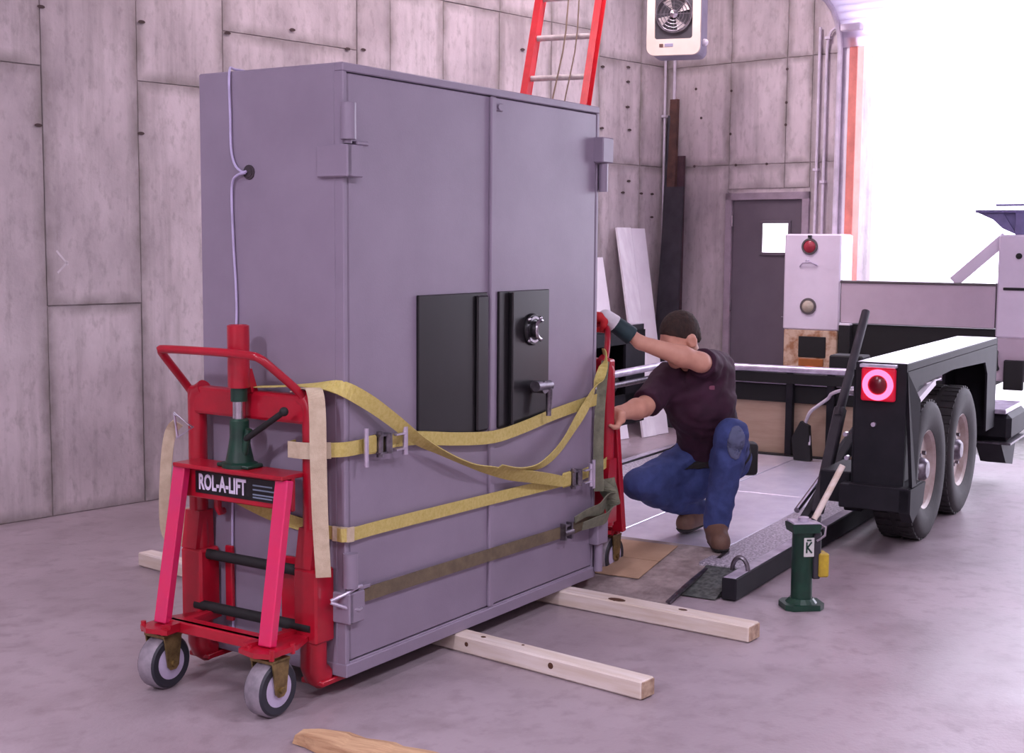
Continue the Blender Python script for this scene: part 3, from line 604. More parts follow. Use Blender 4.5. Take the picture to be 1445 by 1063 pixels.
drape('strap_tail', 'bunched grey-green strap gathered low on the right corner of the safe', [
    (1.50, -.03, .372, 0, -.2, 1, .03), (1.58, -.05, .395, 0, -.3, 1, .04), (1.68, -.06, .40, 0, -.2, 1, .06), (1.74, -.06, .45, .4, -.2, .8, .08), (1.77, -.05, .50, 1, -.2, .1, .07), (1.79, -.055, .43, .8, -.2, .4, .08), (1.72, -.075, .36, .1, -.3, 1, .06), (1.60, -.075, .352, 0, -.3, 1, .05), (1.52, -.06, .345, 0, -.3, 1, .04)], M['greengrey'], 8)

# ================================================================== TIMBERS
def timber(label, a, b, w, h, knots, bev=.006):
    a = Vector(a); b = Vector(b); d = b - a; L = d.length; rz = math.atan2(d.y, d.x)
    t = thing('timber', label, 'timber', a, rz)
    MB().box((0, -w / 2, .002), (L - .003, w / 2, h), bev=bev).build('beam', M['timber'], t)
    MB().box((L - .006, -w / 2 + .004, .006), (L, w / 2 - .004, h - .004), bev=.002).build('end_grain', M['timberend'], t)
    for (x, y, z, r, sx) in knots:
        k = MB()
        if z is None: k.lathe([(.0, h - .004), (r, h - .004), (r, h + .0012), (r * .6, h + .0005), (0, h + .0005)], (0, 0, 0), (0, 0, 1), 12); k2 = k.build('knot', M['knot'], t); k2.location = (x, y, 0); k2.scale = (sx, 1, 1)
        else: k.cyl((0, -.0012, 0), (0, .005, 0), r, seg=12); k2 = k.build('knot', M['knot'], t); k2.location = (x, -w / 2, z); k2.scale = (sx, 1, 1)
    return t
timber('pine timber in front of the safe whose end is closest to the camera', (-1.78, 6.42, 0), (.483, 4.542, 0), .083, .069, [(2.18, .0, None, .009, 1.2), (2.13, 0, .04, .009, 1), (2.54, 0, .042, .012, 1), (2.36, .02, None, .006, 1)])
timber('pine timber with a large dark knot lying behind the nearest timber', (-.75, 6.48, 0), (.976, 5.23, 0), .098, .069, [(1.50, -.022, None, .022, 1.9), (1.80, .01, None, .012, 1.7), (1.12, .02, None, .008, 1)])
# split board end in the foreground
ow = MB(); rr = random.Random(5); n = 26; L = 1.3; prof = []
for i in range(n):
    x = L * i / (n - 1); f = min(1, (.55 + (x / .26)) if x < .12 else 1)
    wl2 = .068 * f + rr.uniform(-.005, .005); wr2 = .068 * min(1, f * 1.1) + rr.uniform(-.005, .005); hh = .04 * min(1, f + .15) + rr.uniform(-.004, .004)
    prof.append([ow.bm.verts.new((x, -wl2, .003)), ow.bm.verts.new((x, wr2, .003)), ow.bm.verts.new((x + rr.uniform(-.01, .01), wr2 * .9, hh * .8)), ow.bm.verts.new((x + rr.uniform(-.02, .02), wr2 * .2, hh * 1.2)), ow.bm.verts.new((x + rr.uniform(-.01, .01), -wl2 * .9, hh))])
for A, B in zip(prof[:-1], prof[1:]):
    for k in range(5): ow.bm.faces.new((A[k], A[(k + 1) % 5], B[(k + 1) % 5], B[k]))
ow.bm.faces.new(prof[0]); ow.bm.faces.new(list(reversed(prof[-1])))
tag(place(ow.build('split_board', M['oldwood']), (-.665, 4.125, 0), -.50), 'weathered split board end on the floor at the bottom edge of the picture', 'board')

# ================================================================== TRAILER (local: u forward, v to its left, z up)
tr_ = thing('equipment_trailer', 'black drop-deck trailer with a lit round tail lamp, its deck lowered to the floor', 'trailer', T0, YT)
VW = 1.82
def tp(mb, name, m, parent=None, smooth=False): return mb.build(name, M[m] if isinstance(m, str) else m, parent or tr_, smooth)
# deck plates
for (u0, u1, v0, v1) in ((.52, 2.098, .262, .868), (2.108, 3.55, .262, .868), (.52, 2.098, .878, 1.56), (2.108, 3.55, .878, 1.56)):
    tp(MB().box((u0, v0, .066), (u1, v1, .086), bev=.003), 'deck_plate', 'deck')
tp(MB().box((.5, .2, .03), (3.56, 1.64, .066)), 'underframe', 'blackmatte')
for (v0, v1) in ((.03, .252), (1.57, 1.79)):
    tp(MB().box((.26, v0, .05), (3.56, v1, .092), bev=.003), 'tread_strip', 'tread')
    tp(MB().prism([(-.04, v0 + .02, .006), (.255, v0 + .02, .006), (.255, v0 + .02, .082)], (0, v1 - v0 - .06, 0)), 'end_flap', 'treaddark')
for vv in (-.005, VW - .03):
    rl = tp(MB().box((-.012, vv - .035, .006), (3.6, vv + .035, .104), bev=.004), 'side_rail', 'darkfr')
    MB().box((-.008, vv - .028, .1035), (3.6, vv + .028, .1065), bev=.001).build('rail_top_sheen', M['railtop'], rl)
tp(MB().tube([(.16, .01 + .038 * math.cos(a), .10 + .062 * math.sin(a)) for a in [PI * k / 10 for k in range(11)]], .011, 8), 'tie_down_ring', 'steelgrey', None, True)
# fender pods with tandem wheels
def pod(vi, vo, s, side):
    """vi: inner face, vo: outer face, s = +1 when outward is -v"""
    lo, hi = min(vi, vo), max(vi, vo)
    f = MB(); f.box((1.17, lo, .95), (3.42, hi, .99), bev=.004)
    f.box((1.165, lo, .30), (1.195, hi, .99), bev=.003); f.box((3.39, lo, .42), (3.42, hi, .99), bev=.003)
    fo = vo + (.012 if side == 'r' else -.012)
    f.prism([(1.17, fo, .95), (1.17, fo, .40), (1.27, fo, .40), (1.36, fo, .80), (1.42, fo, .86), (2.18, fo, .885), (3.06, fo, .86), (3.14, fo, .78), (3.16, fo, .42), (3.42, fo, .42), (3.42, fo, .95)], (0, -.012 if side == 'r' else .012, 0))
    f.box((1.17, vi - .01, .86), (3.42, vi + .01, .95)); f.box((1.17, vi - .01, .28), (3.42, vi + .01, .50)); f.box((3.1, vi - .01, .30), (3.42, vi + .01, .95)); f.box((1.17, vi - .01, .30), (1.40, vi + .01, .95))
    fd = tp(f, 'fender', 'darkfr')
    MB().box((1.175, lo + .006, .989), (3.415, hi - .006, .993), bev=.001).build('fender_top_sheen', M['fendertop'], fd)  # thin pale sheet carrying the sky sheen
    b = MB(); b.box((1.10, min(vi + .05 * s, vo - .05 * s), .255), (1.20, max(vi + .05 * s, vo - .05 * s), .375), bev=.006)
    b.prism([(1.10, vo - .055 * s, .375), (1.40, vo - .055 * s, .375), (1.36, vo - .055 * s, .27), (1.16, vo - .055 * s, .20), (1.10, vo - .055 * s, .255)], (0, .055 * s, 0)); b.box((1.10, lo - .04, .366), (1.39, hi, .378), bev=.002)
    MBm = b.build('bumper_step', M['darkfr'], tr_)
    g = MB(); g.prism([(1.175, vo - .002 * s, .95), (1.30, vo - .04 * s, .80), (1.22, vo - .052 * s, .38), (1.14, vo - .052 * s, .38)], (.012, .02 * s, 0)); g.build('corner_gusset', M['darkfr'], tr_)
    for uw in (1.775, 2.60):
        rT = .374; c = (uw, (vi + vo) / 2 - .004 * s, rT)
        T = MB(); T.lathe([(.215, -.095), (.26, -.112), (.33, -.117), (.362, -.105), (rT, -.085), (rT, .085), (.362, .105), (.33, .117), (.26, .112), (.215, .095), (.215, -.095)], c, (0, 1, 0), 44)
        for k in range(44):      # tread lugs
            a = 2 * PI * k / 44
            for q in (-.055, .055):
                T.box((-.016, q - .04, -.005), (.016, q + .04, .006)); vv = T.last
                bmesh.ops.transform(T.bm, matrix=Matrix.Translation(c) @ Matrix.Rotation(a, 4, 'Y') @ Matrix.Translation((0, 0, rT)), verts=vv)
        tire = tp(T, 'tire', 'tire', None, True)
        o = -s
        R = MB(); R.lathe([(.222, .05), (.222, .088), (.212, .094), (.196, .080), (.185, .045), (.12, .02), (.10, .055), (.07, .06), (.0, .06), ], c, (0, o, 0), 36)
        R.lathe([(.222, -.09), (.222, .05), (.20, .05), (.20, -.09), (.222, -.09)], c, (0, o, 0), 36)
        R.build('rim', M['rim'], tire, True, 30)
        H = MB(); H.lathe([(.066, .05), (.06, .085), (.045, .10), (0, .104)], c, (0, o, 0), 20)
        for k in range(6): a = k * PI / 3; H.cyl((c[0] + .095 * math.cos(a), c[1] + o * .05, c[2] + .095 * math.sin(a)), (c[0] + .095 * math.cos(a), c[1] + o * .075, c[2] + .095 * math.sin(a)), .011, seg=6)
        H.build('hub', M['rust'] if False else M['steelgrey'], tire, True)
        MB().cyl((uw, c[1] + s * .06, rT), (uw, c[1] + s * .16, rT), .05, seg=14).bar((uw, vi + .03 * s, rT), (uw + .30, vi + .03 * s, .62), .05, .05).build('axle_arm', M['blackmatte'], tr_)
    # lamp
    cv = lo + (.115 if side == 'r' else .115) + .02
    hb = tp(MB().box((1.135, cv - .085, .80), (1.168, cv + .085, .965), bev=.01, seg=2), 'tail_lamp', 'lensbox')
    MB().lathe([(.050, -.010), (.074, -.012), (.078, .0), (.050, .0), (.050, -.010)], (1.136, cv, .882), (1, 0, 0), 32).build('lamp_ring', M['lensglow'], hb, True)
    MB().lathe([(.0, -.008), (.044, -.005), (.050, 0), (0, 0)], (1.136, cv, .882), (1, 0, 0), 28).build('lamp_lens', M['lens'], hb, True)
    MB().box((1.12, cv - .09, .968), (1.17, cv + .09, .985), bev=.003).build('lamp_visor', M['railtop'], hb)
pod(-.20, -.455, 1, 'r'); pod(VW + .20, VW + .455, -1, 'l')
# white bar standing for light seen through the gap over the near wheel
tp(MB().bar((1.40, -.440, .775), (1.78, -.440, .850), .03, .035).box((1.62, -.445, .850), (1.95, -.36, .858)), 'gap_glare', 'white')
# front cross frame
tp(MB().tube([(1.25, VW + .06, .685), (2.4, VW + .04, .69), (3.5, VW + .04, .695), (3.56, VW, .695), (3.56, .9, .70), (3.56, .05, .705), (3.56, -.20, .71)], .026, 10), 'top_tube', 'railtop', None, True)
tp(MB().tube([(1.25, VW + .05, .61), (3.5, VW + .05, .615)], .022, 10), 'side_tube', 'steelgrey', None, True)
tp(MB().box((3.60, -.1, .46), (3.70, 2.05, .585), bev=.006), 'cross_beam', 'blackmatte')
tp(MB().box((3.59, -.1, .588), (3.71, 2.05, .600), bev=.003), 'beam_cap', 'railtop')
tp(MB().box((3.545, .02, .60), (3.60, 1.95, .67), bev=.003), 'cross_channel', 'blackmatte')
for v, wd in ((.955, .05), (.66, .055), (1.75, .05)): tp(MB().box((3.55, v - wd / 2, .086), (3.60, v + wd / 2, .69), bev=.004), 'post', 'darkfr')
tp(MB().box((3.54, .25, .07), (3.60, 1.6, .095)), 'front_sill', 'blackmatte')
tp(MB().box((3.63, -.05, .09), (3.648, 1.80, .47), bev=.002), 'front_board', 'plywood')
tp(MB().prism([(3.40, .74, .09), (3.40, .86, .09), (3.40, .88, .24), (3.40, .82, .36), (3.40, .76, .33)], (.05, 0, 0)), 'mud_flap', 'blackmatte')
hz = MB(); hz.tube(spline([(3.45, .80, .34), (3.45, .77, .42), (3.48, .72, .47), (3.5, .66, .52), (3.45, .62, .56), (3.4, .52, .60), (3.35, .44, .62)], 5), .012, 8)
hz.tube(spline([(3.45, .80, .35), (3.42, .76, .26), (3.40, .75, .2)], 4), .008, 8); tp(hz, 'hydraulic_hose', 'conduit', None, True)
vl = MB(); vl.box((3.2, .38, .585), (3.3, .48, .625), bev=.006); vl.cyl((3.25, .43, .60), (3.25, .30, .615), .018, seg=10); tp(vl, 'valve', 'steelgrey'); vl = MB(); vl.box((3.0, .20, .53), (3.08, .34, .56), bev=.006); vl.cyl((3.04, .34, .54), (3.04, .18, .56), .016, seg=10)
tp(vl, 'valve', 'steelgrey')
# lift arm and cylinder beside the deck
tp(MB().bar((1.25, .07, .12), (2.5, .05, .66), .05, .075, bev=.006).bar((2.5, .05, .66), (3.5, .02, .62), .05, .08), 'lift_arm', 'darkfr')
cy = tp(MB().cyl((1.9, .16, .30), (2.75, .12, .60), .032, seg=14), 'lift_cylinder', 'darkfr', None, True)
MB().cyl((1.45, .18, .14), (1.92, .16, .305), .016, seg=12).build('piston_rod', M['chrome'], cy, True)
tp(MB().box((1.5, -.16, .16), (3.4, -.06, .28), bev=.006).box((1.2, -.18, .26), (1.6, -.02, .42), bev=.006), 'pod_beam', 'darkfr')
for (u, v, z) in ((1.158, -.16, .62), (1.158, -.17, .50), (1.158, -.30, .68)): tp(MB().cyl((u - .01, v, z), (u + .02, v, z), .012, seg=8), 'bolt', 'zinc')
tp(MB().bar((1.30, .02, .17), (1.249 + .769 * .45, .0, .29 + .91 * .45), .06, .05, bev=.008).cyl((1.249 + .769 * .4, 0, .29 + .91 * .4), (2.018, .0, 1.20), .024, seg=14), 'lever_arm', 'darksteel', None, True)
tp(MB().box((3.75, .50, .60), (3.95, .74, .80), bev=.01), 'battery_box', 'blackmatte')
# tongue and front step on the right
tp(MB().bar((3.68, 1.7, .5), (4.72, .55, .5), .08, .1), 'tongue_bar', 'blackmatte'); tp(MB().bar((3.68, .1, .5), (4.72, .45, .5), .08, .1), 'tongue_bar', 'blackmatte')
tp(MB().box((3.44, -.52, .50), (4.0, -.20, .53), bev=.004), 'step_plate', 'railtop')
tp(MB().box((3.46, -.55, .32), (4.02, -.22, .50), bev=.03).prism([(3.44, -.50, .30), (3.95, -.50, .30), (3.86, -.50, .12), (3.62, -.50, .16)], (0, .16, 0)), 'step_bracket', 'darkfr')
tp(MB().box((3.42, -.56, .305), (3.95, -.3, .318)), 'step_lip', 'steelgrey')

# ================================================================== TRUCK behind the trailer
tk = thing('service_truck', 'white service truck backed up in the bay door with rusty lower panel and round lamps', 'truck', trw(4.8, .41), YT)
def kp(mb, name, m, parent=None, smooth=False): return mb.build(name, M[m], parent or tk, smooth)
# local: u from the rear face forward, v from its centre
def sidebox(v0, v1, nm):
    b = kp(MB().box((0, v0, .90), (3.0, v1, 1.655), bev=.012), 'side_box', 'truck')
    lw = MB(); lw.box((.003, v0 + .01, .58), (2.9, v1 - .01, .90), bev=.008); lw.build('lower_panel', M['rust'] if nm == 'l' else M['tailgate'], b)
    return b
lb = sidebox(.585, 1.04, 'l'); rb = sidebox(-1.04, -.585, 'r')
MB().box((-.006, .685, .685), (.03, .905, .85), bev=.004).build('panel_recess', M['blackmatte'], lb)
MB().box((-.008, .70, .615), (.01, .90, .675), bev=.003).build('reflector', M['orange'], lb)
kp(MB().cyl((-.012, .815, .578), (.01, .815, .578), .022, seg=12), 'marker_lamp', 'orangeglow', None, True)
for (z, m, nm) in ((1.557, 'redlamp', 'tail_lamp'), (1.088, 'clearlamp', 'reverse_lamp')):
    o = kp(MB().lathe([(.050, -.014), (.064, -.012), (.066, .002), (.050, .002), (.050, -.014)], (0, .835, z), (1, 0, 0), 28), nm, 'grey', None, True)
    MB().lathe([(0, -.022), (.035, -.018), (.051, -.006), (.051, .002), (0, .002)], (0, .835, z), (1, 0, 0), 28).build('lamp_lens', M[m], o, True)
kp(MB().box((-.012, .82, 1.625), (.0, .85, 1.645)).tube([(-.01, .83, 1.64), (-.014, .825, 1.62)], .006, 8), 'wire_clip', 'blackmatte')
lt = MB(); lt.tube([(-.004, .91, 1.40), (-.022, .88, 1.43), (-.024, .82, 1.435), (-.004, .77, 1.41)], .006, 8); lt.sph((-.006, .85, 1.445), .018, 10, (.5, 1, .6)); kp(lt, 'latch', 'zinc', None, True)
tg = kp(MB().box((.0, -.575, .965), (.04, .575, 1.285), bev=.006), 'tailgate', 'tailgate')
MB().box((-.01, -.582, 1.278), (.05, .582, 1.297), bev=.004).build('tailgate_edge', M['grey'], tg)
for v in (.577, -.577): MB().cyl((.02, v, .97), (.02, v, 1.30), .007, seg=8).build('gate_pin', M['grey'], tg)
kp(MB().box((.02, -.585, .50), (.10, .585, .96), bev=.006), 'rear_sill', 'blackmatte')
kp(MB().box((.10, -.58, .86), (3.0, .58, .92)), 'bed_floor', 'blackmatte')
kp(MB().box((2.96, -.58, .92), (3.0, .58, 1.2)), 'bed_front', 'tailgate')
kp(MB().box((-.12, -.55, .47), (.02, .55, .60), bev=.01), 'bumper', 'blackmatte')
for v in (-.42, .32): kp(MB().box((.1, v, .45), (4.6, v + .1, .60)), 'chassis_rail', 'blackmatte')
po = kp(MB().box((-.07, .475, .60), (.0, .565, .955), bev=.004), 'hitch_post', 'blackmatte'); MB().box((-.072, .478, .952), (0, .562, .966), bev=.002).build('post_cap', M['white'], po)
for v in (.82, -.82):
    T = MB(); T.lathe([(.21, -.10), (.26, -.115), (.36, -.115), (.385, -.09), (.385, .09), (.36, .115), (.26, .115), (.21, .10), (.21, -.10)], (1.5, v, .365), (0, 1, 0), 36); o = kp(T, 'tire', 'tire', None, True)
    MB().lathe([(.212, .02), (.212, .06), (.12, .05), (0, .05), (0, .02)], (1.5, v, .365), (0, 1 if v > 0 else -1, 0), 30).build('rim', M['rim'], o, True)
# ladder rack: post with gusset, brace and cross bar
rk = MB(); rk.box((.01, -.76, 1.655), (.07, -.69, 1.83), bev=.004); rk.box((.0, -1.0, 1.815), (.08, -.41, 1.835), bev=.003)
rk.prism([(.03, -.42, 1.815), (.03, -.60, 1.815), (.03, -.70, 1.655), (.03, -.60, 1.70), (.03, -.53, 1.765)], (.02, 0, 0)); rk.prism([(.05, -.60, 1.815), (.05, -.86, 1.815), (.05, -.74, 1.70), (.05, -.68, 1.67)], (.02, 0, 0))
kp(rk, 'rack_post', 'bluegrey'); kp(MB().box((.0, -1.05, 1.862), (.04, -.55, 1.878), bev=.003), 'rack_bar', 'bluegrey')
kp(MB().bar((.06, -.26, 1.30), (.10, -.62, 1.64), .03, .085, bev=.004), 'rack_brace', 'truck')
kp(MB().cyl((-.012, -.73, 1.50), (.01, -.73, 1.50), .022, seg=12), 'box_lock', 'blackmatte'); kp(MB().box((-.012, -.80, 1.25), (.01, -.63, 1.27), bev=.003), 'box_latch', 'blackmatte')
# small dark things on the truck's right rear
hk = MB(); hk.tube([(-.02, -.60, .80), (-.06, -.605, .77), (-.06, -.61, .70), (-.03, -.615, .67)], .018, 8); kp(hk, 'pintle', 'blackmatte', None, True)
kp(MB().box((-.03, -.80, .52), (.01, -.66, .74), bev=.006), 'mud_flap', 'blackmatte')

# ================================================================== RAMP, CARDBOARD
rm = thing('ramp_plate', 'dirty brown ramp plate sloping from the floor up to the trailer deck', 'ramp', T0, YT)
MB().prism([(-.215, .20, .003), (.0, .20, .034), (.49, .20, .093), (.52, .20, .093), (.52, .20, .101), (.49, .20, .101), (0, .20, .044), (-.215, .20, .008)], (0, 1.25, 0)).build('plate', M['rampmat'], rm)
MB().bar((-.21, .20, .010), (.0, .20, .042), .02, .012).bar((0, .20, .042), (.49, .20, .100), .02, .012).build('edge_lip', M['steelgrey'], rm)
cbd = MB(); P = [(-.02, .43), (.46, .445), (.455, .745), (-.03, .80)]
def rz_(u): return (.044 + (u) * .1163 if u > 0 else .044 + u * .167) + .004
for (i0, i1) in ((0, .5), (.5, 1)):
    a = [np.array(P[0]) * (1 - i) + np.array(P[1]) * i for i in (i0, i1)]; b = [np.array(P[3]) * (1 - i) + np.array(P[2]) * i for i in (i0, i1)]
    pts = [(a[0][0], a[0][1]), (a[1][0] - .004, a[1][1]), (b[1][0] - .004, b[1][1]), (b[0][0], b[0][1])]
    cbd.prism([(p[0], p[1], rz_(p[0])) for p in pts], (0, 0, .004))
tag(place(cbd.build('cardboard_sheet', M['card']), T0, YT), 'flat tan cardboard piece lying on the ramp plate beside the right lifter', 'cardboard')

# ================================================================== GREEN TOE JACK on the floor
jk = thing('toe_jack', 'dark green toe jack with wooden handle standing on the floor beside the trailer rail', 'jack', (1.268, 5.735, 0), math.radians(8))
b = MB(); b.prism([(-.088, -.05, .002), (-.06, -.075, .002), (.06, -.075, .002), (.09, -.04, .002), (.09, .05, .002), (.05, .075, .002), (-.06, .075, .002), (-.088, .04, .002)], (0, 0, .024)); b.lathe([(.0, .024), (.07, .024), (.052, .045), (0, .045)], (0, 0, 0), (0, 0, 1), 16); b.build('base', M['green'], jk)
b = MB(); b.lathe([(0, .03), (.046, .03), (.046, .335), (.050, .34), (.050, .345), (0, .345)], (0, 0, 0), (0, 0, 1), 20); b.build('cylinder', M['green'], jk, True)
b = MB(); b.prism([(-.058, -.05, .338), (.058, -.05, .338), (.064, -.05, .365), (.064, -.05, .375), (-.064, -.05, .375), (-.064, -.05, .36)], (0, .10, 0)); hp = b.build('head', M['green'], jk)
MB().box((-.06, -.048, .374), (.06, .048, .384), bev=.004).cyl((.0, 0, .38), (0, 0, .40), .024, seg=14).build('head_cap', M['railtop'], hp)
b = MB(); b.box((.038, -.03, .13), (.075, .04, .34), bev=.006).cyl((.055, .01, .33), (.07, .03, .40), .022, seg=12); b.build('pump_block', M['darksteel'], jk, True)
MB().box((.062, -.042, .14), (.108, .03, .245), bev=.006).build('toe', M['yellowtag'], jk)
pl = MB().box((-.012, -.0495, .235), (.034, -.046, .318), bev=.001).build('label_plate', M['label'], jk)
for (a, c) in (((.0, .30), (.0, .252)), ((.022, .30), (.003, .276)), ((.003, .276), (.024, .252)), ((.0, .308), (.02, .308))):
    MB().bar((a[0], -.050, a[1]), (c[0], -.050, c[1]), .002, .007, upv=(0, 0, 1) if abs(a[1] - c[1]) < .01 else (1, 0, 0)).build('label_mark', M['green'], pl)
MB().cyl((.055, .015, .385), (.19, .05, .615), .014, seg=12).build('handle', M['timber'], jk, True)
MB().tube([(.05, -.03, .30), (.085, -.035, .325), (.09, -.03, .36), (.06, -.02, .375)], .007, 8).build('release_lever', M['chrome'], jk, True)

# ================================================================== LADDER
ang = math.radians(22); rzl = math.atan2(-.37, .93)
base = Vector((.333, 9.29, 0)) - Vector((.37, .93, 0)) * math.tan(ang) * 2.9
ld = thing('ladder', 'red fibreglass extension ladder leaning up behind the safe', 'ladder', base, rzl)
TL = math.tan(ang)
def lp(x, z, o=0): return Vector((x, z * TL + o, z))
for sg in (-1, 1):
    r = MB()
    x0 = .205 * sg
    r.bar(lp(x0, .02), lp(x0, 4.55), .014, .095, upv=(0, 1, 0)); 
    for q in (-1, 1): r.bar(lp(x0 + sg * .014, .02, .0) + Vector((0, q * .046, 0)), lp(x0 + sg * .014, 4.55, 0) + Vector((0, q * .046, 0)), .046, .008, upv=(0, 1, 0))
    r.build('rail', M['ladder'], ld)
    MB().box((x0 - .03, -.06, .0), (x0 + .03, .06, .05), bev=.008).build('foot', M['blackmatte'], ld)
for k in range(1, 16):
    z = .135 + k * .2828
    MB().cyl(lp(-.212, z), lp(.212, z), .020, seg=10).build('rung', M['alu'], ld, True)
rp_ = [lp(.01 + .012 * math.sin(z * 7), z, -.05) for z in [1.2 + .15 * k for k in range(23)]]
MB().tube(rp_, .006, 6).tube([p + Vector((.075 + .01 * math.sin(p.z * 3), .01, 0)) for p in rp_[8:]], .005, 6).build('rope', M['rope'], ld, True)

# ================================================================== UNIT HEATER
hx = thing('unit_heater', 'cream unit heater with round fan guard hung in the corner of the room', 'heater', (1.245, 10.45, 2.985), math.radians(-17))
def rrect(w_, h0, h1, r, y, n=5):
    pts = []
    for (cx, cz, a0) in ((w_ / 2 - r, h0 + r, -PI / 2), (w_ / 2 - r, h1 - r, 0), (-w_ / 2 + r, h1 - r, PI / 2), (-w_ / 2 + r, h0 + r, PI)):
        for k in range(n + 1): a = a0 + PI / 2 * k / n; pts.append((cx + r * math.cos(a), y, cz + r * math.sin(a)))
    return pts
hb = MB(); hb.prism(rrect(.40, .0, .60, .055, -.15), (0, .30, 0)); hb.build('housing', M['heaterside'], hx)
fc = MB()
o_ = rrect(.405, -.004, .604, .06, -.19); i_ = rrect(.285, .115, .545, .02, -.19)
va = [fc.bm.verts.new(p) for p in o_]; vb = [fc.bm.verts.new(p) for p in i_]; vc_ = [fc.bm.verts.new((p[0], -.15, p[2])) for p in o_]; vd = [fc.bm.verts.new((p[0], -.15, p[2])) for p in i_]
n = len(va)
for k in range(n):
    l = (k + 1) % n
    fc.bm.faces.new((va[k], va[l], vb[l], vb[k])); fc.bm.faces.new((va[k], vc_[k], vc_[l], va[l])); fc.bm.faces.new((vb[k], vb[l], vd[l], vd[k]))
fc.build('face_frame', M['heater'], hx)
MB().box((-.145, -.165, .11), (.145, -.155, .55)).build('grille_back', M['darksteel'], hx)
g = MB()
for r in (.05, .075, .10, .125): g.tube([(r * math.cos(2 * PI * k / 26), -.182, .30 + r * math.sin(2 * PI * k / 26)) for k in range(26)], .003, 5, True)
for k in range(8): a = k * PI / 4; g.cyl((.03 * math.cos(a), -.182, .30 + .03 * math.sin(a)), (.135 * math.cos(a), -.182, .30 + .135 * math.sin(a)), .0028, seg=5)
g.tube([(.135 * math.cos(2 * PI * k / 30), -.178, .30 + .135 * math.sin(2 * PI * k / 30)) for k in range(30)], .006, 6, True)
g.build('fan_guard', M['steelgrey'], hx, True)
for k in range(4):
    fb = MB()
    a = k * PI / 2 + .4; c, s_ = math.cos(a), math.sin(a)
    fb.prism([(.03 * c, -.168, .30 + .03 * s_), (.115 * c - .045 * s_, -.166, .30 + .115 * s_ + .045 * c), (.12 * c + .02 * s_, -.176, .30 + .12 * s_ - .02 * c)], (0, -.003, 0))
    fb.build('fan_blade', M['alu'], hx)
MB().lathe([(0, -.022), (.03, -.018), (.036, 0), (0, 0)], (0, -.166, .30), (0, 1, 0), 18).build('fan_motor', M['chrome'], hx, True)
MB().box((-.105, -.1935, .055), (-.075, -.189, .08), bev=.002).build('badge', M['rustbar'], hx)
MB().box((-.065, -.1930, .057), (.0, -.189, .082), bev=.002).build('name_plate', M['heaterside'], hx)
MB().sph((.215, -.05, .10), .028, 12).cyl((.20, -.05, .10), (.215, -.05, .10), .02, seg=10).build('pipe_union', M['white'], hx, True)
for q in (-.15, .15): MB().cyl((q, 0, .60), (q, 0, 1.615), .008, seg=8).build('hanger_rod', M['steelgrey'], hx)

# ================================================================== BOARDS AND BARS LEANING BY THE CORNER (room frame)
def board(name, label, cat, m, b0, b1, t0, t1, th, grp=None):
    """b0,b1 bottom corners, t1,t0 top corners, thickness vector"""
    mb = MB().prism([b0, b1, t1, t0], th)
    return tag(place(mb.build(name, M[m]), CO, WY), label, cat, grp)
board('white_board', 'white board leaning on the left wall, left one of the tall pair', 'board', 'whiteboard', (-1.06, -.56, 0), (-.885, -.56, 0), (-.785, -.045, 1.70), (-.59, -.045, 1.70), (0, -.02, .004))
board('white_board', 'white board leaning on the left wall, right one of the tall pair', 'board', 'white', (-.872, -.55, 0), (-.70, -.55, 0), (-.58, -.04, 1.695), (-.385, -.04, 1.695), (0, -.02, .004))
board('white_board', 'short white board leaning by the wall, half hidden by the safe edge', 'board', 'white', (-1.65, -.50, 0), (-1.18, -.50, 0), (-1.33, -.05, 1.45), (-.98, -.05, 1.45), (0, -.02, .004))
board('steel_bar', 'dark blue-grey bar leaning in the corner, leftmost of the leaning bars', 'bar', 'darksteel', (-.26, -.09, 0), (-.18, -.13, 0), (-.06, -.045, 2.68), (-.018, -.085, 2.68), (-.03, -.03, 0))
board('steel_bar', 'tallest brown bar leaning in the room corner', 'bar', 'rustbar', (-.24, -.14, 0), (-.24, -.25, 0), (-.03, -.075, 2.82), (-.03, -.15, 2.82), (-.035, 0, 0))
board('steel_bar', 'shorter maroon bar leaning right of the tallest brown bar', 'bar', 'maroonbar', (-.22, -.255, 0), (-.22, -.34, 0), (-.03, -.155, 2.33), (-.03, -.225, 2.33), (-.03, 0, 0))
board('steel_plate', 'wide dark plate leaning in the corner in front of the brown bars', 'plate', 'darksteel', (-.38, -.14, 0), (-.38, -.40, 0), (-.17, -.13, 2.06), (-.17, -.315, 2.06), (-.02, 0, 0))

# ================================================================== THE MAN (signed-distance modelling, polygonised with surface nets)
def V3(p): return np.array(p, float)
class F:
    """distance field helper on a grid of points X (N,3)"""
    @staticmethod
    def cone(X, a, b, r1, r2):
        a = V3(a); b = V3(b); d = b - a; t = np.clip(((X - a) @ d) / (d @ d), 0, 1)
        return np.linalg.norm(X - a - t[:, None] * d, axis=1) - (r1 + (r2 - r1) * t)
    @staticmethod
    def ell(X, c, r, R=None):
        q = X - V3(c)
        if R is not None: q = q @ np.array(R).T
        r = V3(r); k0 = np.linalg.norm(q / r, axis=1); k1 = np.linalg.norm(q / (r * r), axis=1) + 1e-9
        return k0 * (k0 - 1) / k1
    @staticmethod
    def su(a, b, k):
        h = np.clip(.5 + .5 * (b - a) / k, 0, 1); return b + (a - b) * h - k * h * (1 - h)
    @staticmethod
    def union(ds, k):
        o = ds[0]
        for d in ds[1:]: o = F.su(o, d, k)
        return o
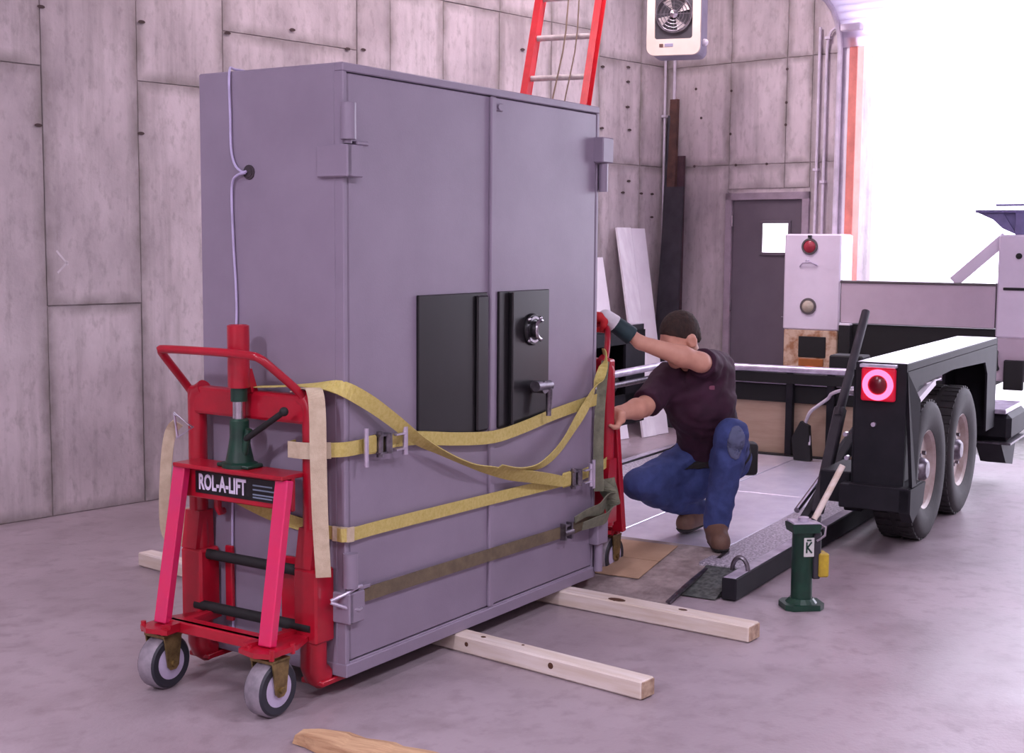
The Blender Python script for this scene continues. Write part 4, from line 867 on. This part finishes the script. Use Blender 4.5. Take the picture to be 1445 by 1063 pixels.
def nets(fn, lo, hi, h):
    lo = V3(lo); hi = V3(hi); n = np.ceil((hi - lo) / h).astype(int) + 1
    ax = [lo[i] + h * np.arange(n[i]) for i in range(3)]
    G = np.stack(np.meshgrid(*ax, indexing='ij'), -1).reshape(-1, 3)
    D = np.concatenate([fn(G[i:i + 400000]) for i in range(0, len(G), 400000)]).reshape(n)
    S = D < 0
    cs = [(i, j, k) for i in (0, 1) for j in (0, 1) for k in (0, 1)]
    cnt = np.zeros(n - 1, int); acc = np.zeros(tuple(n - 1) + (3,)); num = np.zeros(n - 1)
    sl = lambda A, c: A[c[0]:A.shape[0] - 1 + c[0], c[1]:A.shape[1] - 1 + c[1], c[2]:A.shape[2] - 1 + c[2]]
    for a in cs:
        for ax_ in range(3):
            if a[ax_] == 0:
                b = list(a); b[ax_] = 1; b = tuple(b)
                da, db = sl(D, a), sl(D, b); x = (da < 0) != (db < 0)
                t = np.where(x, da / (da - db + 1e-12), 0)
                p = np.array(a, float)[None, None, None] + t[..., None] * (np.array(b) - np.array(a))
                acc += np.where(x[..., None], p, 0); num += x
    act = num > 0; idx = -np.ones(n - 1, int); idx[act] = np.arange(act.sum())
    ii = np.argwhere(act); verts = lo + h * (ii + acc[act] / num[act][:, None])
    faces = []
    for ax_ in range(3):
        o1, o2 = [i for i in range(3) if i != ax_]
        A = [slice(None)] * 3; B = [slice(None)] * 3; A[ax_] = slice(0, -1); B[ax_] = slice(1, None)
        x = S[tuple(A)] != S[tuple(B)]
        e = np.argwhere(x); e = e[(e[:, o1] > 0) & (e[:, o2] > 0) & (e[:, o1] < n[o1] - 1) & (e[:, o2] < n[o2] - 1)]
        q = []
        for d1, d2 in ((-1, -1), (0, -1), (0, 0), (-1, 0)):
            c = e.copy(); c[:, o1] += d1; c[:, o2] += d2; q.append(idx[c[:, 0], c[:, 1], c[:, 2]])
        q = np.stack(q, 1); fl = S[e[:, 0], e[:, 1], e[:, 2]]
        if ax_ == 1: fl = ~fl
        q[~fl] = q[~fl][:, ::-1]; faces.append(q[(q >= 0).all(1)])
    return verts, np.concatenate(faces)
PR = Vector((1.0, 6.65, .09))
def sdf_obj(name, fn, lo, hi, h, m, parent, smooth_it=1):
    v, f = nets(fn, lo, hi, h)
    me = bpy.data.meshes.new(name); me.from_pydata((v - np.array(PR)).tolist(), [], f.tolist()); me.materials.append(M[m])
    bm = bmesh.new(); bm.from_mesh(me)
    for _ in range(smooth_it): bmesh.ops.smooth_vert(bm, verts=bm.verts, factor=.5, use_axis_x=True, use_axis_y=True, use_axis_z=True)
    bmesh.ops.recalc_face_normals(bm, faces=bm.faces); bm.to_mesh(me); bm.free()
    me.polygons.foreach_set('use_smooth', [True] * len(me.polygons))
    o = bpy.data.objects.new(name, me); C.objects.link(o); o.parent = parent; return o
def nrm(v): v = V3(v); return v / np.linalg.norm(v)
# joints, world coordinates
pel = (1.03, 6.80, .505); wst = (1.0, 6.74, .62); che = (.93, 6.61, .80); upc = (.89, 6.57, .915); nkb = (.872, 6.535, .985)
Lhip = (1.10, 6.74, .49); Rhip = (.955, 6.81, .48)
Lsh = (1.02, 6.62, .965); Rsh = (.755, 6.555, .905)
Lel = (.895, 6.365, 1.015); Lwr = (.60, 6.285, 1.112)
Rel = (.628, 6.345, .80); Rwr = (.50, 6.19, .79)
Lk = (1.056, 6.385, .665); La = (1.003, 6.475, .20); Rk = (.632, 6.575, .385); Ra = (.975, 6.905, .205)
Ltoe = (1.012, 6.345, .125); Rtoe = (.885, 6.80, .122)
hc = V3((.803, 6.462, 1.118))
hf = nrm((-.74, -.50, -.40)); hl = nrm(np.cross((-.2, -.15, 1), hf)); hu = np.cross(hf, hl)
HR = np.stack([hf, hl, hu])                       # world -> head axes
def hw(p): return hc + HR.T @ V3(p)
def head_f(X):
    Q = (X - hc) @ HR.T
    s = np.linalg.norm
    d = F.union([F.ell(Q, (-.012, 0, .03), (.098, .077, .092)), F.ell(Q, (.03, 0, -.05), (.062, .056, .072)), F.cone(Q, (.066, 0, -.098), (.05, 0, -.09), .024, .03)], .04)
    d = F.su(d, F.cone(Q, (.078, -.03, .022), (.078, .03, .022), .012, .012), .02)
    for q in (-1, 1):
        d = -F.su(-d, F.ell(Q, (.097, q * .031, .004), (.014, .017, .010)), .012)
        d = F.su(d, F.ell(Q, (.066, q * .040, -.028), (.02, .016, .014)), .025)
        e = np.maximum(F.ell(Q, (-.012, q * .080, -.010), (.030, .014, .036)), -F.ell(Q, (-.006, q * .093, -.010), (.017, .009, .022)))
        d = F.su(d, e, .008)
    d = F.su(d, F.cone(Q, (.086, 0, .016), (.112, 0, -.030), .009, .0135), .012)
    for q in (-1, 1): d = F.su(d, F.ell(Q, (.100, q * .012, -.034), (.010, .008, .008)), .008)
    d = F.su(d, F.ell(Q, (.088, 0, -.058), (.010, .024, .006)), .005); d = F.su(d, F.ell(Q, (.086, 0, -.070), (.010, .020, .007)), .005)
    return d
def fingers(X, c, a, o, R, ends, k=.006, thumb=True, sp=.0215):
    """four fingers and a thumb closed round a bar: centre c, bar axis a, palm side o"""
    a = nrm(a); o = nrm(V3(o) - a * (V3(o) @ a)); t = np.cross(a, o); c = V3(c); ds = []
    def P(s, ang, r): return c + a * s + r * (o * math.cos(ang) + t * math.sin(ang))
    for i in range(4):
        s = (i - 1.5) * sp; e = math.radians(ends[i]); an = [math.radians(12), e * .36, e * .68, e]; rr = (.0125, .0118, .0108, .0095)
        sc = (1, 1.04, 1, .88)[i]
        pts = [P(s, q, R + .011 * sc) for q in an]
        ds.append(F.union([F.cone(X, pts[j], pts[j + 1], rr[j] * sc, rr[j + 1] * sc) for j in range(3)], .003))
    d = ds[0]
    for q in ds[1:]: d = np.minimum(d, q)
    palm = F.union([F.cone(X, P(-.03, 0, R + .016), P(.03, 0, R + .016), .019, .018), F.cone(X, P(-.024, -.55, R + .022), P(.022, -.55, R + .022), .02, .018), F.cone(X, P(-.016, -1.0, R + .034), P(.012, -1.0, R + .034), .02, .02)], .012)
    d = F.su(d, palm, k)
    if thumb:
        tp_ = [P(-.030, -.9, R + .022), P(-.046, -1.3, R + .013), P(-.044, -1.9, R + .011), P(-.034, -2.5, R + .011)]
        d = F.su(d, F.union([F.cone(X, tp_[j], tp_[j + 1], (.016, .0135, .012)[j], (.0135, .012, .010)[j]) for j in range(3)], .006), k)
    return d
# left hand closes on the lifter handle, right hand on its upright
hcorner = cabw(W_ + .045 + .213, .275 - .135, 1.195); hcorner = V3(hcorner)
gaxis = V3(CB) ; gpalm = nrm((.62, -.12, .55))
ucen = V3(cabw(W_ + .045 + .058, .275 - .275, .79))
def rhand(X): return fingers(X, ucen + V3((0, 0, 0)), (0, 0, 1), (.42, .90, 0), .034, (95, 100, 96, 84), .006, True, .023)
def torso(X, g=0):
    d = F.union([F.ell(X, pel, (.175 + g, .135 + g, .125 + g)), F.cone(X, pel, wst, .135 + g, .138 + g), F.cone(X, wst, che, .14 + g, .155 + g), F.cone(X, che, upc, .155 + g, .125 + g),
                 F.cone(X, (.985, 6.625, .915), (.80, 6.575, .875), .095 + g, .09 + g)], .07)
    return d
def arm(X, a, b, r1, r2): return F.cone(X, a, b, r1, r2)
def body_f(X):
    d = torso(X, -.025)
    d = F.su(d, F.cone(X, nkb, hw((-.03, 0, -.06)), .060, .055), .03)
    d = F.su(d, head_f(X), .018)
    for (s, e, w_, r) in ((Lsh, Lel, Lwr, (.056, .048, .050, .033)), (Rsh, Rel, Rwr, (.056, .047, .049, .032))):
        md = V3(e) * .7 + V3(w_) * .3
        ar = F.union([F.cone(X, s, e, r[0], r[1]), F.cone(X, e, md, r[1] - .004, r[2]), F.cone(X, md, w_, r[2], r[3])], .02)
        d = F.su(d, ar, .03)
    d = F.su(d, F.cone(X, Lwr, hcorner + gpalm * .06, .032, .024), .015)
    d = F.su(d, F.cone(X, Rwr, ucen + nrm((.42, .90, 0)) * .062, .032, .03), .02)
    d = F.su(d, rhand(X), .012)
    for (hp_, k_, a_, t_) in ((Lhip, Lk, La, Ltoe), (Rhip, Rk, Ra, Rtoe)):
        d = F.su(d, F.cone(X, hp_, k_, .075, .052), .04); d = F.su(d, F.cone(X, k_, a_, .052, .036), .02); d = F.su(d, F.cone(X, a_, t_, .034, .024), .02)
    return d
man = sdf_obj('person', body_f, (.34, 5.97, .09), (1.24, 7.0, 1.27), .0085, 'skin', None, 1)
man.location = PR
tag(man, 'crouching man in maroon polo shirt and blue jeans gripping the right lifter handle', 'person')
def noise3(X, f): return (np.sin(X[:, 0] * f * 1.1 + 3 * np.sin(X[:, 2] * f * .55)) * np.sin(X[:, 1] * f * .9 + 2.2 * np.sin(X[:, 0] * f * .4)) * np.sin(X[:, 2] * f + 1.7 * np.sin(X[:, 1] * f * .7)))
def shirt_f(X):
    d = torso(X, .004)
    d = F.su(d, F.cone(X, Lsh, V3(Lsh) * .12 + V3(Lel) * .88, .082, .070), .05)
    d = F.su(d, F.cone(X, Rsh, V3(Rsh) * .15 + V3(Rel) * .85, .080, .073), .05)
    d = d + noise3(X, 34) * .007 + noise3(X + 3.1, 70) * .0025
    up_ = nrm(V3(che) - V3(pel))
    d = np.maximum(d, -((X - V3(pel)) @ up_ - .0 + .02 * np.sin(X[:, 0] * 26)))        # hem
    n_ = nrm(V3(hw((-.03, 0, -.06))) - V3(nkb)); d = np.maximum(d, -F.cone(X, V3(nkb) - n_ * .03, V3(nkb) + n_ * .2, .060, .075))   # neck hole
    vx = V3(nkb) + V3((-.055, -.085, -.07)); d = np.maximum(d, -F.cone(X, vx, V3(nkb) + V3((-.03, -.06, .03)), .008, .034))
    el = nrm(V3(Lel) - V3(Lsh)); d = np.maximum(d, np.where(np.linalg.norm(X - V3(Lel), axis=1) < .16, (X - (V3(Lel) - el * .028)) @ el, -1))
    er = nrm(V3(Rel) - V3(Rsh)); d = np.maximum(d, np.where(np.linalg.norm(X - V3(Rel), axis=1) < .15, (X - (V3(Rel) - er * .03)) @ er, -1))
    return d
shirt = sdf_obj('polo_shirt', shirt_f, (.55, 6.25, .40), (1.26, 7.0, 1.10), .009, 'shirt', man, 1)
def collar_f(X):
    n_ = nrm(V3(hw((-.03, 0, -.06))) - V3(nkb)); c = V3(nkb) + n_ * .012; q = X - c; hgt = q @ n_; rad = np.linalg.norm(q - hgt[:, None] * n_, axis=1)
    d = np.maximum(np.abs(rad - (.074 - hgt * .25)) - .006, np.abs(hgt) - .024)
    f = nrm((-.55, -.8, -.2)); dirn = q @ f
    side = np.abs(q @ nrm(np.cross(n_, f)))
    return np.maximum(d, -np.maximum(side - .022 - hgt * .5, -dirn))
sdf_obj('collar', collar_f, (.74, 6.40, .90), (1.0, 6.68, 1.08), .006, 'shirt', shirt, 1)
def march(fn, p, dvec, mx=.5):
    p = V3(p); dvec = nrm(dvec)
    for s in np.arange(mx, 0, -.004):
        if fn((p + dvec * s)[None])[0] < 0: return p + dvec * s
    return p
fwd = nrm((-.35, -.93, .05))
for k, (dx, dz) in enumerate(((-.012, .105), (-.004, .065))):
    q = march(shirt_f, V3(che) + V3((dx - .02, 0, dz)), fwd) - np.array(PR)
    MB().sph(q, .006, 10).build('button', M['shirt'], shirt, True)
q = march(shirt_f, V3(che) + V3((.085, .0, .075)), fwd) - np.array(PR)
MB().box(q + V3((-.024, -.004, -.010)), q + V3((.024, .004, .010)), bev=.002).build('chest_emblem', mat('emblem_thread', (128, 70, 92), rough=.8), shirt)
def jeans_f(X):
    d = F.ell(X, V3(pel) + V3((0, 0, -.02)), (.185, .15, .125))
    d = F.su(d, F.cone(X, pel, wst, .14, .142), .06)
    for (hp_, k_, a_) in ((Lhip, Lk, La), (Rhip, Rk, Ra)):
        d = F.su(d, F.cone(X, hp_, k_, .108, .078), .05)
        kc = V3(k_) * .72 + V3(a_) * .28
        d = F.su(d, F.union([F.cone(X, k_, kc, .074, .078), F.cone(X, kc, a_, .078, .064)], .03), .025)
    d = F.su(d, F.cone(X, V3(Rk) * .45 + V3(Ra) * .55, V3(Rk) * .35 + V3(Rhip) * .65, .060, .072), .05)
    d = F.su(d, F.ell(X, (.935, 6.75, .365), (.09, .10, .10)), .04)
    d = d + noise3(X, 38) * .006 + noise3(X + 1.3, 90) * .002
    for a_, k_ in ((La, Lk), (Ra, Rk)):
        ax = nrm(V3(a_) - V3(k_)); d = np.maximum(d, np.where(np.linalg.norm(X - V3(a_), axis=1) < .15, (X - (V3(a_) + ax * .012)) @ ax, -1))
    up_ = nrm(V3(che) - V3(pel)); d = np.maximum(d, np.where(F.cone(X, pel, che, .19, .19) < 0, (X - V3(pel)) @ up_ - .15, -1))
    return np.maximum(d, .125 - X[:, 2])
jeans = sdf_obj('jeans', jeans_f, (.53, 6.24, .12), (1.27, 7.05, .80), .009, 'jeans', man, 1)
def patch_f(X):
    d = np.abs(jeans_f(X) + .001) - .004
    return np.maximum(d, F.ell(X, V3(Lk) + V3((.012, -.07, -.03)), (.046, .06, .085)))
sdf_obj('knee_patch', patch_f, (.97, 6.24, .50), (1.14, 6.42, .76), .006, 'dust', jeans, 1)
def boot_f(a_, t_, k_):
    a_ = V3(a_); t_ = V3(t_); ax = nrm(V3(k_) - a_); back = nrm((a_ - t_) * np.array((1, 1, 0)))
    heel = a_ + back * .035 + V3((0, 0, -.06))
    def f(X):
        d = F.union([F.cone(X, a_ + ax * .05, a_, .052, .054), F.cone(X, a_, t_ + V3((0, 0, .018)) - nrm(t_ - a_) * .03, .052, .042), F.cone(X, heel, t_ - nrm(t_ - a_) * .02 + V3((0, 0, .0)), .04, .043)], .03)
        d = np.maximum(d, -(X[:, 2] - .098))
        return d
    return f
for (a_, t_, k_) in ((La, Ltoe, Lk), (Ra, Rtoe, Rk)):
    bf = boot_f(a_, t_, k_); c = (V3(a_) + V3(t_)) / 2
    bo = sdf_obj('boot', bf, c - V3((.2, .2, .09)), c + V3((.2, .2, .17)), .0065, 'boot', man, 1)
    def sole_f(X, bf=bf): return np.maximum(bf(X) - .005, np.abs(X[:, 2] - .104) - .014)
    sdf_obj('sole', sole_f, (c[0] - .2, c[1] - .2, .075), (c[0] + .2, c[1] + .2, .14), .0065, 'sole', bo, 1)
def hair_f(X):
    Q = (X - hc) @ HR.T
    d = F.ell(Q, (-.018, 0, .036), (.105, .085, .098)); d = F.su(d, F.ell(Q, (-.062, 0, -.02), (.05, .066, .055)), .03)
    d = d + noise3(X, 150) * .0022
    cut = np.maximum(.6 * (Q[:, 0] - .058) - .8 * (Q[:, 2] - .045), -1)
    d = np.maximum(d, cut)
    d = np.maximum(d, -(Q[:, 2] + .072 + .35 * Q[:, 0]))
    for q in (-1, 1): d = np.maximum(d, -F.ell(Q, (-.006, q * .085, -.014), (.034, .03, .040)))
    return d
sdf_obj('hair', hair_f, hc - .16, hc + .17, .0055, 'hair', man, 0)
for q in (-1, 1):
    p = hw((.086, q * .031, .004)) - np.array(PR); MB().sph(p, .010, 10).build('eye', M['eye'], man, True)
bl = nrm(V3(che) - V3(pel))
def belt_f(X): h = (X - V3(pel)) @ bl; return np.maximum(np.abs(jeans_f(X) + .0) - .007, np.abs(h - .075) - .018)
sdf_obj('belt', belt_f, (.80, 6.55, .45), (1.27, 7.05, .75), .008, 'sole', man, 1)
pq = V3((1.222, 6.86, .475)) - np.array(PR)
MB().box(pq - V3((.045, .05, .085)), pq + V3((.045, .05, .085)), bev=.02, seg=2).build('seat_shade', M['blackmatte'], man, True)  # dark block standing for the shaded seat of the jeans
# work glove on the raised hand: red fingers, white band, dark cuff
def glove_f(X): return fingers(X, hcorner, gaxis, gpalm, .0145, (176, 196, 188, 160), .006) - .003
gl = sdf_obj('glove', glove_f, hcorner - .13, hcorner + .13, .0045, 'glovered', man, 1)
gw0 = hcorner + gpalm * .052; gdir = nrm(V3(Lwr) - gw0)
def band_f(X): return F.cone(X, gw0 - gdir * .006, gw0 + gdir * .042, .036, .041)
sdf_obj('glove_band', band_f, gw0 - .07, gw0 + .09, .005, 'glovewhite', gl, 1)
def cuff_f(X): return np.maximum(F.cone(X, gw0 + gdir * .048, gw0 + gdir * .17, .040, .046), (X - gw0 - gdir * .15) @ gdir)
sdf_obj('glove_cuff', cuff_f, np.minimum(gw0, V3(Lwr)) - .08, np.maximum(gw0, V3(Lwr)) + .08, .006, 'gloveteal', gl, 1)
